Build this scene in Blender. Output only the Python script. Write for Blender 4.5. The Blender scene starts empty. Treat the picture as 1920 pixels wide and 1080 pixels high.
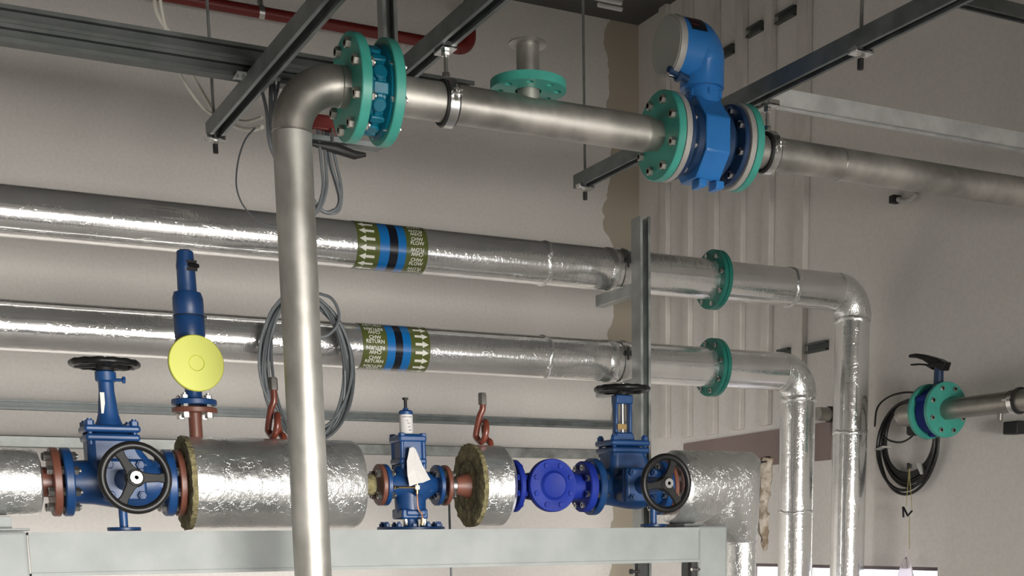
import bpy, bmesh, math, random
from mathutils import Vector, Matrix
random.seed(7)
C = bpy.context.scene.collection
sc = bpy.context.scene
PI = math.pi

# ------------------------------------------------------------------ camera
F, CX, CY = 2485.07, 1117.94, 1452.76          # focal length and principal point in pixels of the 1920x1080 frame
AX = (Vector((0.8773, 0.0943, -0.4706)), Vector((-0.4799, 0.1512, -0.8642)), Vector((-0.0103, 0.9840, 0.1779)))
Z0 = AX[2].normalized()
Y0 = (AX[1] - Z0 * AX[1].dot(Z0)).normalized()
X0 = Y0.cross(Z0).normalized()
R = Matrix((X0, Y0, Z0))
EYE = Vector((0, 0, 1.6))
cam_d = bpy.data.cameras.new('camera')
cam_d.sensor_width = 36; cam_d.lens = F * 36 / 1920
cam_d.shift_x = (960 - CX) / 1920; cam_d.shift_y = (CY - 540) / 1920
cam = bpy.data.objects.new('camera', cam_d); C.objects.link(cam)
m4 = R.to_4x4(); m4.translation = EYE
cam.matrix_world = m4
cam_d.clip_start = 0.05
sc.camera = cam

# ------------------------------------------------------------------ view, world, lights
sc.view_settings.view_transform = 'Standard'; sc.view_settings.look = 'None'
sc.view_settings.gamma = 1; sc.view_settings.use_curve_mapping = False
sc.view_settings.exposure = 0.02
w = bpy.data.worlds.new('overcast_sky'); sc.world = w; w.use_nodes = True
bg = w.node_tree.nodes['Background']; bg.inputs[0].default_value = (0.93, 0.9, 1.0, 1); bg.inputs[1].default_value = 2.0

def area(name, loc, target, sx, sy, power, col=(1, 1, 1), spread=180):
    l = bpy.data.lights.new(name, 'AREA'); l.shape = 'RECTANGLE'; l.size = sx; l.size_y = sy
    l.energy = power; l.color = col; l.spread = math.radians(spread)
    o = bpy.data.objects.new(name, l); C.objects.link(o); o.location = loc
    d = Vector(target) - Vector(loc)
    o.rotation_euler = d.to_track_quat('-Z', 'Y').to_euler()
    return o
area('door_daylight', (2.9, -5.2, 1.15), (1.4, 6.4, 1.6), 8.2, 2.0, 1380, (1.0, 0.965, 0.91), 120)
area('side_window_daylight', (3.70, 0.2, 1.0), (0.9, 3.4, 1.5), 3.4, 0.9, 11, (0.95, 0.96, 1.0), 140)
area('left_door_daylight', (-3.1, 5.2, 1.0), (3.0, 6.1, 0.55), 1.1, 1.7, 12, (1.0, 0.97, 0.95), 42)

# ------------------------------------------------------------------ pixel -> place helpers
def ray(px, py): return R @ Vector((px - CX, -(py - CY), -F))
def at(px, py, X=None, Y=None, Z=None):
    r = ray(px, py)
    t = Y / r.y if Y is not None else (X / r.x if X is not None else (Z - 1.6) / r.z)
    return EYE + r * t
def proj(p):
    q = R.transposed() @ (Vector(p) - EYE)
    return (CX + F * q.x / -q.z, CY - F * q.y / -q.z)
def _solve(fn, target, a, b):
    fa = fn(a) - target
    for _ in range(60):
        m = (a + b) / 2; fm = fn(m) - target
        if (fm > 0) == (fa > 0): a, fa = m, fm
        else: b = m
    return (a + b) / 2
def gx(px, Y, Z): return _solve(lambda v: proj((v, Y, Z))[0], px, -1, 6)
def gz(py, X, Y): return _solve(lambda v: proj((X, Y, v))[1], py, -1, 6)
def gy(px, X, Z): return _solve(lambda v: proj((X, v, Z))[0], px, 1.2, 7)

# ------------------------------------------------------------------ materials
def nt(name):
    m = bpy.data.materials.new(name); m.use_nodes = True
    n = m.node_tree.nodes; b = n['Principled BSDF']
    return m, n, m.node_tree.links, b
def ramp(n, stops):
    r = n.new('ShaderNodeValToRGB'); e = r.color_ramp.elements
    e[0].position, e[0].color = stops[0][0], (*stops[0][1], 1); e[1].position, e[1].color = stops[-1][0], (*stops[-1][1], 1)
    for p, c in stops[1:-1]:
        x = e.new(p); x.color = (*c, 1)
    return r
def noise(n, l, scale, detail=4, vec=(1, 1, 1), rough=0.55):
    tc = n.new('ShaderNodeTexCoord'); mp = n.new('ShaderNodeMapping'); mp.inputs['Scale'].default_value = vec
    t = n.new('ShaderNodeTexNoise'); t.inputs['Scale'].default_value = scale; t.inputs['Detail'].default_value = detail; t.inputs['Roughness'].default_value = rough
    l.new(tc.outputs['Object'], mp.inputs[0]); l.new(mp.outputs[0], t.inputs['Vector'])
    return t
def bump(n, l, b, src, strength, dist=0.002, prev=None):
    bp = n.new('ShaderNodeBump'); bp.inputs['Strength'].default_value = strength; bp.inputs['Distance'].default_value = dist
    l.new(src, bp.inputs['Height'])
    if prev: l.new(prev.outputs[0], bp.inputs['Normal'])
    l.new(bp.outputs[0], b.inputs['Normal']); return bp
def mat(name, c1, c2=None, rough=0.5, metal=0.0, scale=6, bstr=0.0, bscale=60, rvar=0.0, vec=(1, 1, 1), coat=0.0, lo=0.35, hi=0.65, bdist=0.002):
    m, n, l, b = nt(name)
    c2 = c2 or tuple(v * 0.8 for v in c1)
    t = noise(n, l, scale, 5, vec); r = ramp(n, [(lo, c2), (hi, c1)])
    l.new(t.outputs[0], r.inputs[0]); l.new(r.outputs[0], b.inputs['Base Color'])
    if name in ('royal_blue_paint', 'grey_painted_beam', 'black_gloss', 'matte_black_casting'): b.inputs['Specular IOR Level'].default_value = 0.25
    b.inputs['Metallic'].default_value = metal; b.inputs['Roughness'].default_value = rough
    b.inputs['Coat Weight'].default_value = coat
    if rvar:
        mr = n.new('ShaderNodeMapRange'); mr.inputs['From Min'].default_value = 0.3; mr.inputs['From Max'].default_value = 0.7
        mr.inputs['To Min'].default_value = rough - rvar; mr.inputs['To Max'].default_value = rough + rvar
        l.new(t.outputs[0], mr.inputs[0]); l.new(mr.outputs[0], b.inputs['Roughness'])
    if bstr:
        t2 = noise(n, l, bscale, 3); bump(n, l, b, t2.outputs[0], bstr, bdist)
    return m
def foil(name, vec, wr=0.5, rough=0.2, tint=(0.88, 0.88, 0.87), metal=0.88, sc=22):
    m, n, l, b = nt(name)
    b.inputs['Metallic'].default_value = metal
    t = noise(n, l, 9, 4); r = ramp(n, [(0.3, tuple(v * 0.86 for v in tint)), (0.7, tint)])
    l.new(t.outputs[0], r.inputs[0]); l.new(r.outputs[0], b.inputs['Base Color'])
    mr = n.new('ShaderNodeMapRange'); mr.inputs['To Min'].default_value = rough * 0.75; mr.inputs['To Max'].default_value = rough * 1.35
    l.new(t.outputs[0], mr.inputs[0]); l.new(mr.outputs[0], b.inputs['Roughness'])
    a = noise(n, l, 1.0, 4, vec, 0.6); p = bump(n, l, b, a.outputs[0], 0.35 * wr + 0.1, 0.0016)
    c = noise(n, l, sc, 3, (1, 1, 1), 0.5); p2 = bump(n, l, b, c.outputs[0], 0.5 * wr, 0.0025, p)
    # creases
    tc = n.new('ShaderNodeTexCoord'); v = n.new('ShaderNodeTexVoronoi'); v.feature = 'DISTANCE_TO_EDGE'; v.inputs['Scale'].default_value = 9
    mx = n.new('ShaderNodeMixRGB'); mx.blend_type = 'ADD'; mx.inputs[0].default_value = 0.25
    l.new(tc.outputs['Object'], mx.inputs[1]); l.new(c.outputs['Color'], mx.inputs[2]); l.new(mx.outputs[0], v.inputs['Vector'])
    rr = ramp(n, [(0.0, (0, 0, 0)), (0.03, (1, 1, 1))]); l.new(v.outputs[0], rr.inputs[0])
    bump(n, l, b, rr.outputs[0], 0.22 * wr, 0.0012, p2)
    return m
M = {}
M['galv'] = mat('galvanised_steel', (0.42, 0.44, 0.43), (0.27, 0.29, 0.28), 0.42, 0.85, 14, 0.08, 90, 0.1)
M['galv_dark'] = mat('dull_galvanised_steel', (0.25, 0.27, 0.27), (0.16, 0.18, 0.18), 0.5, 0.8, 14, 0.08, 90, 0.08)
M['rail'] = mat('weathered_dark_rail', (0.115, 0.125, 0.12), (0.085, 0.095, 0.09), 0.6, 0.35, 14, 0.08, 90)
M['beam'] = mat('grey_painted_beam', (0.255, 0.272, 0.268), (0.21, 0.226, 0.222), 0.75, 0.0, 7, 0.05, 50, 0.05)
M['galv_bright'] = mat('window_lit_galvanised_steel', (0.66, 0.67, 0.66), (0.5, 0.51, 0.5), 0.45, 0.45, 14, 0.08, 90)  # paler than the other struts: window reflections are put into its colour
M['zinc'] = mat('bright_zinc', (0.78, 0.78, 0.76), (0.55, 0.55, 0.54), 0.25, 1.0, 30)
M['bolt'] = mat('bolt_steel', (0.70, 0.69, 0.66), (0.45, 0.44, 0.42), 0.3, 1.0, 40)
M['stainless_z'] = mat('stainless_pipe_upright', (0.50, 0.49, 0.455), (0.27, 0.262, 0.24), 0.48, 0.78, 6, 0.06, 120, 0.08, (1.2, 1.2, 0.8))
M['stainless'] = mat('stainless_pipe', (0.52, 0.50, 0.46), (0.28, 0.27, 0.245), 0.47, 0.8, 8, 0.06, 120, 0.08)
M['stainless_dull'] = mat('dull_stainless', (0.40, 0.38, 0.34), (0.26, 0.25, 0.23), 0.42, 0.85, 9, 0.05, 120, 0.06)
M['weld'] = mat('weld_bead', (0.55, 0.53, 0.5), (0.35, 0.33, 0.3), 0.3, 1.0, 80, 0.3, 200)
M['green'] = mat('green_flange_paint', (0.055, 0.34, 0.275), (0.04, 0.27, 0.215), 0.4, 0.0, 10, 0.06, 60, 0.05)
M['green_dark'] = mat('dark_green_flange_paint', (0.012, 0.17, 0.13), (0.01, 0.13, 0.10), 0.4, 0.0, 10, 0.06, 60)
M['teal'] = mat('teal_blue_casting', (0.0, 0.13, 0.20), (0.0, 0.095, 0.15), 0.38, 0.0, 20, 0.2, 50)
M['blue'] = mat('blue_casting_paint', (0.005, 0.043, 0.145), (0.004, 0.031, 0.11), 0.42, 0.0, 16, 0.14, 45, 0.05)
M['royal'] = mat('royal_blue_paint', (0.006, 0.022, 0.22), (0.005, 0.016, 0.17), 0.6, 0.0, 12, 0.12, 45, 0.05)
M['meter'] = mat('meter_blue_paint', (0.025, 0.17, 0.47), (0.02, 0.145, 0.41), 0.33, 0.0, 8, 0.06, 60)
M['meter_dark'] = mat('navy_meter_flange', (0.012, 0.04, 0.10), (0.01, 0.03, 0.08), 0.4, 0.0, 8, 0.06, 60)
M['grey_ring'] = mat('pale_grey_ring', (0.40, 0.39, 0.36), (0.34, 0.33, 0.31), 0.5, 0.2, 12)
M['lid'] = mat('grey_lid', (0.34, 0.35, 0.32), (0.30, 0.31, 0.28), 0.5, 0.1, 6)
M['primer'] = mat('red_brown_primer', (0.145, 0.052, 0.033), (0.105, 0.037, 0.024), 0.45, 0.0, 12, 0.08, 60, 0.06)
M['primer_gloss'] = mat('glossy_red_brown_primer', (0.14, 0.034, 0.02), (0.11, 0.026, 0.016), 0.3, 0.0, 12)
M['redpipe'] = mat('dark_red_pipe_paint', (0.17, 0.016, 0.012), (0.13, 0.012, 0.01), 0.4, 0.0, 6)
M['wool'] = mat('olive_mineral_wool', (0.20, 0.175, 0.085), (0.085, 0.075, 0.035), 0.95, 0.0, 60, 1.0, 90, 0, bdist=0.01)
M['black'] = mat('black_gloss', (0.010, 0.010, 0.010), (0.007, 0.007, 0.007), 0.38, 0.0, 20, 0.06, 40)
M['black_matte'] = mat('matte_black_casting', (0.010, 0.010, 0.010), (0.007, 0.007, 0.007), 0.6, 0.0, 20, 0.06, 40)
M['rubber'] = mat('black_rubber', (0.015, 0.015, 0.015), (0.01, 0.01, 0.01), 0.6, 0.0, 20)
M['yellow'] = mat('yellow_plastic_cap', (0.42, 0.44, 0.045), (0.39, 0.41, 0.04), 0.45, 0.0, 4)
M['white'] = mat('white_paper', (0.52, 0.51, 0.50), (0.44, 0.43, 0.42), 0.7, 0.0, 6, 0.1, 40)
M['white_cable'] = mat('white_cable_sheath', (0.85, 0.83, 0.74), (0.75, 0.73, 0.65), 0.5, 0.0, 6)
M['tie'] = mat('pale_cable_tie', (0.5, 0.5, 0.47), None, 0.5, 0.0, 6)
M['cable'] = mat('grey_cable_sheath', (0.13, 0.145, 0.15), (0.10, 0.11, 0.12), 0.42, 0.0, 20)
M['cable_dark'] = mat('dark_grey_cable_sheath', (0.075, 0.085, 0.09), (0.055, 0.062, 0.07), 0.42, 0.0, 20)
M['cable_black'] = mat('black_cable_sheath', (0.012, 0.012, 0.011), (0.008, 0.008, 0.008), 0.4, 0.0, 20)
M['brass'] = mat('brass', (0.75, 0.55, 0.25), (0.6, 0.42, 0.2), 0.28, 1.0, 30)
M['copper'] = mat('copper_tube', (0.65, 0.36, 0.24), (0.5, 0.27, 0.17), 0.3, 1.0, 30)
M['hexgrey'] = mat('grey_hex_nut', (0.10, 0.095, 0.085), (0.07, 0.065, 0.06), 0.5, 0.3, 30)
M['cyan_tag'] = mat('pale_cyan_tag', (0.35, 0.55, 0.6), None, 0.5)
M['string'] = mat('yellow_string', (0.35, 0.32, 0.12), None, 0.7)
M['olive'] = mat('olive_label', (0.075, 0.09, 0.022), (0.065, 0.08, 0.02), 0.25, 0.0, 4, coat=0.5)
M['lblue'] = mat('label_blue', (0.005, 0.12, 0.36), (0.005, 0.11, 0.33), 0.25, 0.0, 4, coat=0.5)
M['lblack'] = mat('label_black', (0.006, 0.008, 0.014), None, 0.25, 0.0, 4, coat=0.5)
M['lwhite'] = mat('label_white', (0.62, 0.62, 0.56), None, 0.35, 0.0, 4, coat=0.3)
M['foil_x'] = foil('foil_jacket_run', (130, 16, 16), 0.75, 0.14)
M['foil_z'] = foil('foil_jacket_riser', (16, 16, 60), 0.8, 0.15)
M['foil_rough'] = foil('crumpled_foil_jacket', (70, 35, 35), 2.0, 0.27, (0.84, 0.85, 0.84), 0.92, 42)
M['clad'] = mat('painted_trunking', (0.74, 0.71, 0.67), (0.64, 0.62, 0.58), 0.45, 0.1, 9, 0.1, 50)
M['pink_board'] = mat('pink_brown_board', (0.25, 0.19, 0.175), (0.22, 0.165, 0.15), 0.7, 0.0, 6)
M['frame'] = mat('window_frame_paint', (0.16, 0.13, 0.13), None, 0.5)
def plastic_bag():
    m, n, l, b = nt('clear_plastic_bag')
    b.inputs['Base Color'].default_value = (0.9, 0.85, 0.87, 1); b.inputs['Roughness'].default_value = 0.3
    b.inputs['Transmission Weight'].default_value = 0.6; b.inputs['IOR'].default_value = 1.1
    return m
M['bag'] = plastic_bag()
def glass():
    m, n, l, b = nt('window_glass')
    b.inputs['Base Color'].default_value = (0.95, 0.97, 1, 1); b.inputs['Roughness'].default_value = 0.02
    b.inputs['Transmission Weight'].default_value = 1; b.inputs['IOR'].default_value = 1.05
    return m
M['glass'] = glass()
def wall_mat(name, base, corner=False):
    m, n, l, b = nt(name)
    t = noise(n, l, 1.3, 5); r = ramp(n, [(0.3, tuple(v * 0.93 for v in base)), (0.7, base)])
    l.new(t.outputs[0], r.inputs[0]); col = r.outputs[0]
    f = noise(n, l, 70, 3); g = ramp(n, [(0.35, (0.93, 0.93, 0.93)), (0.65, (1, 1, 1))]); l.new(f.outputs[0], g.inputs[0])
    mx = n.new('ShaderNodeMixRGB'); mx.blend_type = 'MULTIPLY'; mx.inputs[0].default_value = 1
    l.new(col, mx.inputs[1]); l.new(g.outputs[0], mx.inputs[2]); col = mx.outputs[0]
    # scattered scuffs
    s = noise(n, l, 5.0, 8, (1, 1, 1), 0.75); sr = ramp(n, [(0.70, (0, 0, 0)), (0.74, (1, 1, 1))]); l.new(s.outputs[0], sr.inputs[0])
    mz = n.new('ShaderNodeMixRGB'); mz.inputs[2].default_value = (*[v * 0.72 for v in base], 1)
    l.new(sr.outputs[0], mz.inputs[0]); l.new(col, mz.inputs[1]); col = mz.outputs[0]
    if corner:      # bare strip of render left unpainted beside the corner, with a ragged edge
        tc = n.new('ShaderNodeTexCoord'); sp = n.new('ShaderNodeSeparateXYZ'); l.new(tc.outputs['Object'], sp.inputs[0])
        e = noise(n, l, 1.0, 4, (0.01, 0.01, 2.6), 0.6)
        a = n.new('ShaderNodeMath'); a.operation = 'MULTIPLY_ADD'; a.inputs[1].default_value = 0.30; l.new(e.outputs[0], a.inputs[0]); l.new(sp.outputs['X'], a.inputs[2])
        c = n.new('ShaderNodeMath'); c.operation = 'GREATER_THAN'; c.inputs[1].default_value = corner; l.new(a.outputs[0], c.inputs[0])
        mc = n.new('ShaderNodeMixRGB'); mc.inputs[2].default_value = (0.42, 0.375, 0.30, 1)
        l.new(c.outputs[0], mc.inputs[0]); l.new(col, mc.inputs[1]); col = mc.outputs[0]
    l.new(col, b.inputs['Base Color']); b.inputs['Roughness'].default_value = 0.85
    bump(n, l, b, f.outputs[0], 0.12, 0.002)
    return m
M['wall'] = wall_mat('grey_plaster', (0.74, 0.715, 0.68))
M['wall_corner'] = wall_mat('grey_plaster_with_bare_corner', (0.74, 0.715, 0.68), 3.75)
M['ceiling'] = mat('dark_ceiling', (0.10, 0.10, 0.095), None, 0.9)
M['floor'] = mat('concrete_floor', (0.45, 0.43, 0.42), (0.38, 0.36, 0.35), 0.6, 0.0, 2)

# ------------------------------------------------------------------ mesh builder
def frame(d, up=None):
    d = Vector(d).normalized()
    up = Vector(up) if up else (Vector((0, 0, 1)) if abs(d.z) < 0.9 else Vector((0, 1, 0)))
    u = d.cross(up).normalized(); v = u.cross(d).normalized()
    return d, u, v
class MB:
    def __init__(s): s.bm = bmesh.new(); s.mi = 0
    def face(s, vs):
        try:
            f = s.bm.faces.new(vs); f.material_index = s.mi; return f
        except ValueError: return None
    def lathe(s, o, d, prof, seg=32, closed=False):
        """prof: list of (axial, radius) along direction d from o"""
        o = Vector(o); d, u, v = frame(d); rings = []
        for a, r in prof:
            if r < 1e-6: rings.append([s.bm.verts.new(o + d * a)])
            else: rings.append([s.bm.verts.new(o + d * a + (u * math.cos(2 * PI * k / seg) + v * math.sin(2 * PI * k / seg)) * r) for k in range(seg)])
        prs = list(zip(rings, rings[1:]))
        if closed: prs.append((rings[-1], rings[0]))
        for A, B in prs:
            for k in range(seg):
                k2 = (k + 1) % seg
                if len(A) == 1 and len(B) == 1: continue
                if len(A) == 1: s.face([A[0], B[k], B[k2]])
                elif len(B) == 1: s.face([A[k], B[0], A[k2]])
                else: s.face([A[k], B[k], B[k2], A[k2]])
        return s
    def cyl(s, p, q, r, r2=None, seg=24, bev=0.0):
        p, q = Vector(p), Vector(q); L = (q - p).length; r2 = r if r2 is None else r2
        pr = [(0, 0), (0, r - bev), (bev, r), (L - bev, r2), (L, r2 - bev), (L, 0)] if bev else [(0, 0), (0, r), (L, r2), (L, 0)]
        return s.lathe(p, q - p, pr, seg)
    def disc(s, c, d, r, t, bev=0.0015, hole=0.0, seg=40):
        """a flange: ring of thickness t centred on c"""
        o = Vector(c) - Vector(d).normalized() * t / 2
        if hole: return s.lathe(o, d, [(0, hole), (0, r - bev), (bev, r), (t - bev, r), (t, r - bev), (t, hole)], seg, True)
        return s.lathe(o, d, [(0, 0), (0, r - bev), (bev, r), (t - bev, r), (t, r - bev), (t, 0)], seg)
    def ball(s, c, r, seg=20, sq=(1, 1, 1)):
        g = bmesh.ops.create_uvsphere(s.bm, u_segments=seg, v_segments=seg // 2 + 2, radius=1)
        for v in g['verts']: v.co = Vector(c) + Vector((v.co.x * r * sq[0], v.co.y * r * sq[1], v.co.z * r * sq[2]))
        for v in g['verts']:
            for f in v.link_faces: f.material_index = s.mi
        return s
    def box(s, c, size, ax=None, taper=(1, 1)):
        """ax: three axis vectors; taper scales x,y size at +z end"""
        ax = ax or (Vector((1, 0, 0)), Vector((0, 1, 0)), Vector((0, 0, 1))); c = Vector(c); vs = []
        for k in (-1, 1):
            for j in (-1, 1):
                for i in (-1, 1):
                    tx, ty = taper if k > 0 else (1, 1)
                    vs.append(s.bm.verts.new(c + Vector(ax[0]) * i * size[0] / 2 * tx + Vector(ax[1]) * j * size[1] / 2 * ty + Vector(ax[2]) * k * size[2] / 2))
        for q in ((0, 1, 3, 2), (4, 6, 7, 5), (0, 4, 5, 1), (2, 3, 7, 6), (0, 2, 6, 4), (1, 5, 7, 3)): s.face([vs[i] for i in q])
        return s
    def extrude(s, prof, o, d, u, v, L):
        o, d, u, v = Vector(o), Vector(d).normalized(), Vector(u), Vector(v)
        A = [s.bm.verts.new(o + u * a + v * b) for a, b in prof]; B = [s.bm.verts.new(o + d * L + u * a + v * b) for a, b in prof]
        n = len(prof)
        for k in range(n): s.face([A[k], A[(k + 1) % n], B[(k + 1) % n], B[k]])
        s.face(A[::-1]); s.face(B); return s
    def sweep(s, pts, r, seg=12, cap=True):
        pts = [Vector(p) for p in pts]; rs = r if isinstance(r, (list, tuple)) else [r] * len(pts)
        T = []
        for i in range(len(pts)):
            a = pts[max(i - 1, 0)]; b = pts[min(i + 1, len(pts) - 1)]; T.append((b - a).normalized())
        _, u, _v = frame(T[0]); rings = []
        for i, p in enumerate(pts):
            u = (u - T[i] * u.dot(T[i])).normalized(); v = T[i].cross(u)
            rings.append([s.bm.verts.new(p + (u * math.cos(2 * PI * k / seg) + v * math.sin(2 * PI * k / seg)) * rs[i]) for k in range(seg)])
        for A, B in zip(rings, rings[1:]):
            for k in range(seg): s.face([A[k], A[(k + 1) % seg], B[(k + 1) % seg], B[k]])
        if cap: s.face(rings[0][::-1]); s.face(rings[-1])
        return s
    def torus(s, c, d, R_, r, seg=48, rs=12, wob=0.0, lumps=0):
        c = Vector(c); d, u, v = frame(d); rings = []
        for i in range(seg):
            a = 2 * PI * i / seg; rr = r * (1 + wob * math.sin(lumps * a)); e = u * math.cos(a) + v * math.sin(a)
            rings.append([s.bm.verts.new(c + e * (R_ + rr * math.cos(2 * PI * k / rs)) + d * rr * math.sin(2 * PI * k / rs)) for k in range(rs)])
        for i in range(seg):
            A, B = rings[i], rings[(i + 1) % seg]
            for k in range(rs): s.face([A[k], A[(k + 1) % rs], B[(k + 1) % rs], B[k]])
        return s
    def hexnut(s, p, d, r, h):
        return s.lathe(p, d, [(0, 0), (0, r), (h * 0.85, r), (h, r * 0.85), (h, 0)], 6)
    def build(s, name, mats, base=None, parent=None, bevel=0.0, smooth=True):
        bmesh.ops.recalc_face_normals(s.bm, faces=s.bm.faces[:])
        b = Vector(base) if base is not None else Vector((0, 0, 0))
        bmesh.ops.translate(s.bm, verts=s.bm.verts[:], vec=-b)
        me = bpy.data.meshes.new(name); s.bm.to_mesh(me); s.bm.free()
        for m in (mats if isinstance(mats, list) else [mats]): me.materials.append(M[m] if isinstance(m, str) else m)
        if smooth:
            me.shade_smooth(); me.set_sharp_from_angle(angle=math.radians(35))
        o = bpy.data.objects.new(name, me); C.objects.link(o)
        if parent: o.parent = parent
        else: o.location = b
        if bevel:
            bv = o.modifiers.new('bevel', 'BEVEL'); bv.width = bevel; bv.segments = 2; bv.limit_method = 'ANGLE'; bv.angle_limit = math.radians(40)
        return o
class Thing:
    def __init__(s, name, label, cat, base, group=None):
        s.base = Vector(base); o = bpy.data.objects.new(name, None); C.objects.link(o); o.location = s.base
        o.empty_display_size = 0.05; o['label'] = label; o['category'] = cat
        if group: o['group'] = group
        s.o = o
    def part(s, name, mb, m, parent=None, label=None, **k):
        ob = mb.build(name, m, s.base, parent or s.o, **k)
        if label: ob['label'] = label
        return ob
def single(name, mb, m, label, cat, base=None, group=None, **k):
    if base is None:
        vs = mb.bm.verts; n = len(vs); base = Vector((sum(v.co.x for v in vs) / n, sum(v.co.y for v in vs) / n, min(v.co.z for v in vs)))
    o = mb.build(name, m, base, None, **k); o['label'] = label; o['category'] = cat
    if group: o['group'] = group
    return o
def struct(name, mb, m, **k):
    o = mb.build(name, m, **k); o['kind'] = 'structure'; return o
def smoothpath(pts, n=8):
    pts = [Vector(p) for p in pts]; P = [pts[0] * 2 - pts[1]] + pts + [pts[-1] * 2 - pts[-2]]; out = []
    for i in range(1, len(P) - 2):
        a, b, c, d = P[i - 1:i + 3]
        for k in range(n):
            t = k / n
            out.append(0.5 * ((2 * b) + (c - a) * t + (2 * a - 5 * b + 4 * c - d) * t * t + (3 * b - a - 3 * c + d) * t ** 3))
    out.append(P[-2]); return out
def arc(c, a, b, r, t0, t1, n=12):
    return [Vector(c) + Vector(a) * r * math.cos(t0 + (t1 - t0) * k / n) + Vector(b) * r * math.sin(t0 + (t1 - t0) * k / n) for k in range(n + 1)]
XA, YA, ZA = Vector((1, 0, 0)), Vector((0, 1, 0)), Vector((0, 0, 1))

def bolts(T, parent, c, d, pcd, n, r, x0, x1, phase=0.5, mt='bolt', head=0.008, arc_=None):
    """n bolts through a flange joint; heads outside x0 and x1 along d from c"""
    d_, u, v = frame(d); c = Vector(c)
    for k in range(n):
        a = 2 * PI * (k + phase) / n
        p = c + (u * math.cos(a) + v * math.sin(a)) * pcd
        m = MB(); m.cyl(p + d_ * (x0 - head), p + d_ * (x1 + head * 1.4), r * 0.5, seg=10)
        m.hexnut(p + d_ * x0, -d_, r, head); m.hexnut(p + d_ * x1, d_, r, head)
        T.part('bolt', m, mt, parent)

# ------------------------------------------------------------------ room shell
XR, YW, XL, YR, ZC = 3.78, 6.4, -3.2, -5.6, 4.19
struct('floor', MB().box((XL + 4.8, (YW + YR) / 2, -0.05), (10.0, YW - YR + 0.4, 0.1)), 'floor')
struct('ceiling', MB().box(((XR + XL) / 2, (YW + YR) / 2, ZC + 0.05), (XR - XL + 0.4, YW - YR + 0.4, 0.1)), 'ceiling')
struct('wall_back', MB().box(((XR + XL) / 2, YW + 0.1, ZC / 2), (XR - XL + 0.4, 0.2, ZC)), 'wall_corner')
struct('wall_left', MB().box((XL - 0.1, (YW + YR) / 2, ZC / 2), (0.2, YW - YR, ZC)), 'wall')
# right wall with a low window
wy0, wy1 = gy(1758, XR, 1.459), 5.45
wz0, wz1 = 0.95, 1.459
m = MB()
m.box((XR + 0.1, (wy0 - 0.8) / 2, ZC / 2), (0.2, wy0 + 0.8, ZC)); m.box((XR + 0.1, (wy1 + YW) / 2, ZC / 2), (0.2, YW - wy1, ZC))
m.box((XR + 0.1, (wy0 + wy1) / 2, wz0 / 2), (0.2, wy1 - wy0, wz0)); m.box((XR + 0.1, (wy0 + wy1) / 2, (wz1 + ZC) / 2), (0.2, wy1 - wy0, ZC - wz1))
struct('wall_right', m, 'wall')
m = MB()
for z in (wz0 + 0.02, wz1 - 0.008): m.box((XR + 0.06, (wy0 + wy1) / 2, z), (0.05, wy1 - wy0, 0.016 if z > 1.2 else 0.04))
for y in (wy0 + 0.02, (wy0 + wy1) / 2, wy1 - 0.02): m.box((XR + 0.06, y, (wz0 + wz1) / 2), (0.05, 0.03, wz1 - wz0 - 0.02))
win = struct('window_1', m, 'frame')
MB().box((XR + 0.06, (wy0 + wy1) / 2, (wz0 + wz1) / 2), (0.006, wy1 - wy0 - 0.02, wz1 - wz0 - 0.02)).build('pane', 'glass', None, win)
# added unseen partition behind the camera, opening sized to trim the daylight; lobby beyond
YD, dx0, dx1, dz = -0.7, -0.9, 2.7, 1.76
m = MB()
m.box(((XL + dx0) / 2, YD - 0.1, ZC / 2), (dx0 - XL, 0.2, ZC)); m.box(((dx1 + XR) / 2, YD - 0.1, ZC / 2), (XR - dx1, 0.2, ZC)); m.box(((dx0 + dx1) / 2, YD - 0.1, (dz + ZC) / 2), (dx1 - dx0, 0.2, ZC - dz))
struct('light_partition', m, 'wall')
struct('wall_lobby', MB().box((XL + 4.8, YR - 0.1, ZC / 2), (10.0, 0.2, ZC)), 'wall')

# ------------------------------------------------------------------ strut channels
H41 = 0.041
def cprof(wd=0.041, h=0.041):
    a = wd / 2; t = 0.0027
    return [(-0.011, 0), (-a, 0), (-a, h), (a, h), (a, 0), (0.011, 0), (0.011, 0.008), (0.0137, 0.008), (0.0137, t), (a - t, t), (a - t, h - t), (-a + t, h - t), (-a + t, t), (-0.0137, t), (-0.0137, 0.008), (-0.011, 0.008)]
def strut_mb(p, q, opening, h=0.041, wd=0.041):
    """channel between p and q (centre of the open face), open side towards 'opening'"""
    p, q = Vector(p), Vector(q); d = (q - p).normalized(); o = -Vector(opening); u = d.cross(o)
    return MB().extrude(cprof(wd, h), p, d, u, o, (q - p).length)
ZB = 2.722        # underside of the hanging channels
def hanger(T, p, top, below=0.02, plate=0.05):
    """threaded rod with washer plate, nut and stub end as parts of T"""
    p = Vector(p)
def rod(label, x, y, zt, zb, grp='threaded hanger rods', plate=True):
    T = Thing('threaded_rod', label, 'rod', (x, y, zb), grp)
    T.part('rod', MB().cyl((x, y, zb + 0.004), (x, y, zt), 0.0045, seg=10), 'galv')
    if plate:
        T.part('washer_plate', MB().box((x, y, ZB - 0.006), (0.052, 0.034, 0.006)).box((x - 0.024, y, ZB - 0.001), (0.005, 0.034, 0.012)).box((x + 0.024, y, ZB - 0.001), (0.005, 0.034, 0.012)), 'zinc', bevel=0.001)
        T.part('nut', MB().hexnut((x, y, ZB - 0.009), (0, 0, -1), 0.010, 0.009), 'zinc')
        T.part('end_cap', MB().cyl((x, y, zb), (x, y, ZB - 0.018), 0.0075, seg=12, bev=0.001), 'rubber', label='black end of the rod')
    return T
xA, xB, xC = 0.992, 1.302, 2.187
yA1 = 4.06
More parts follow.
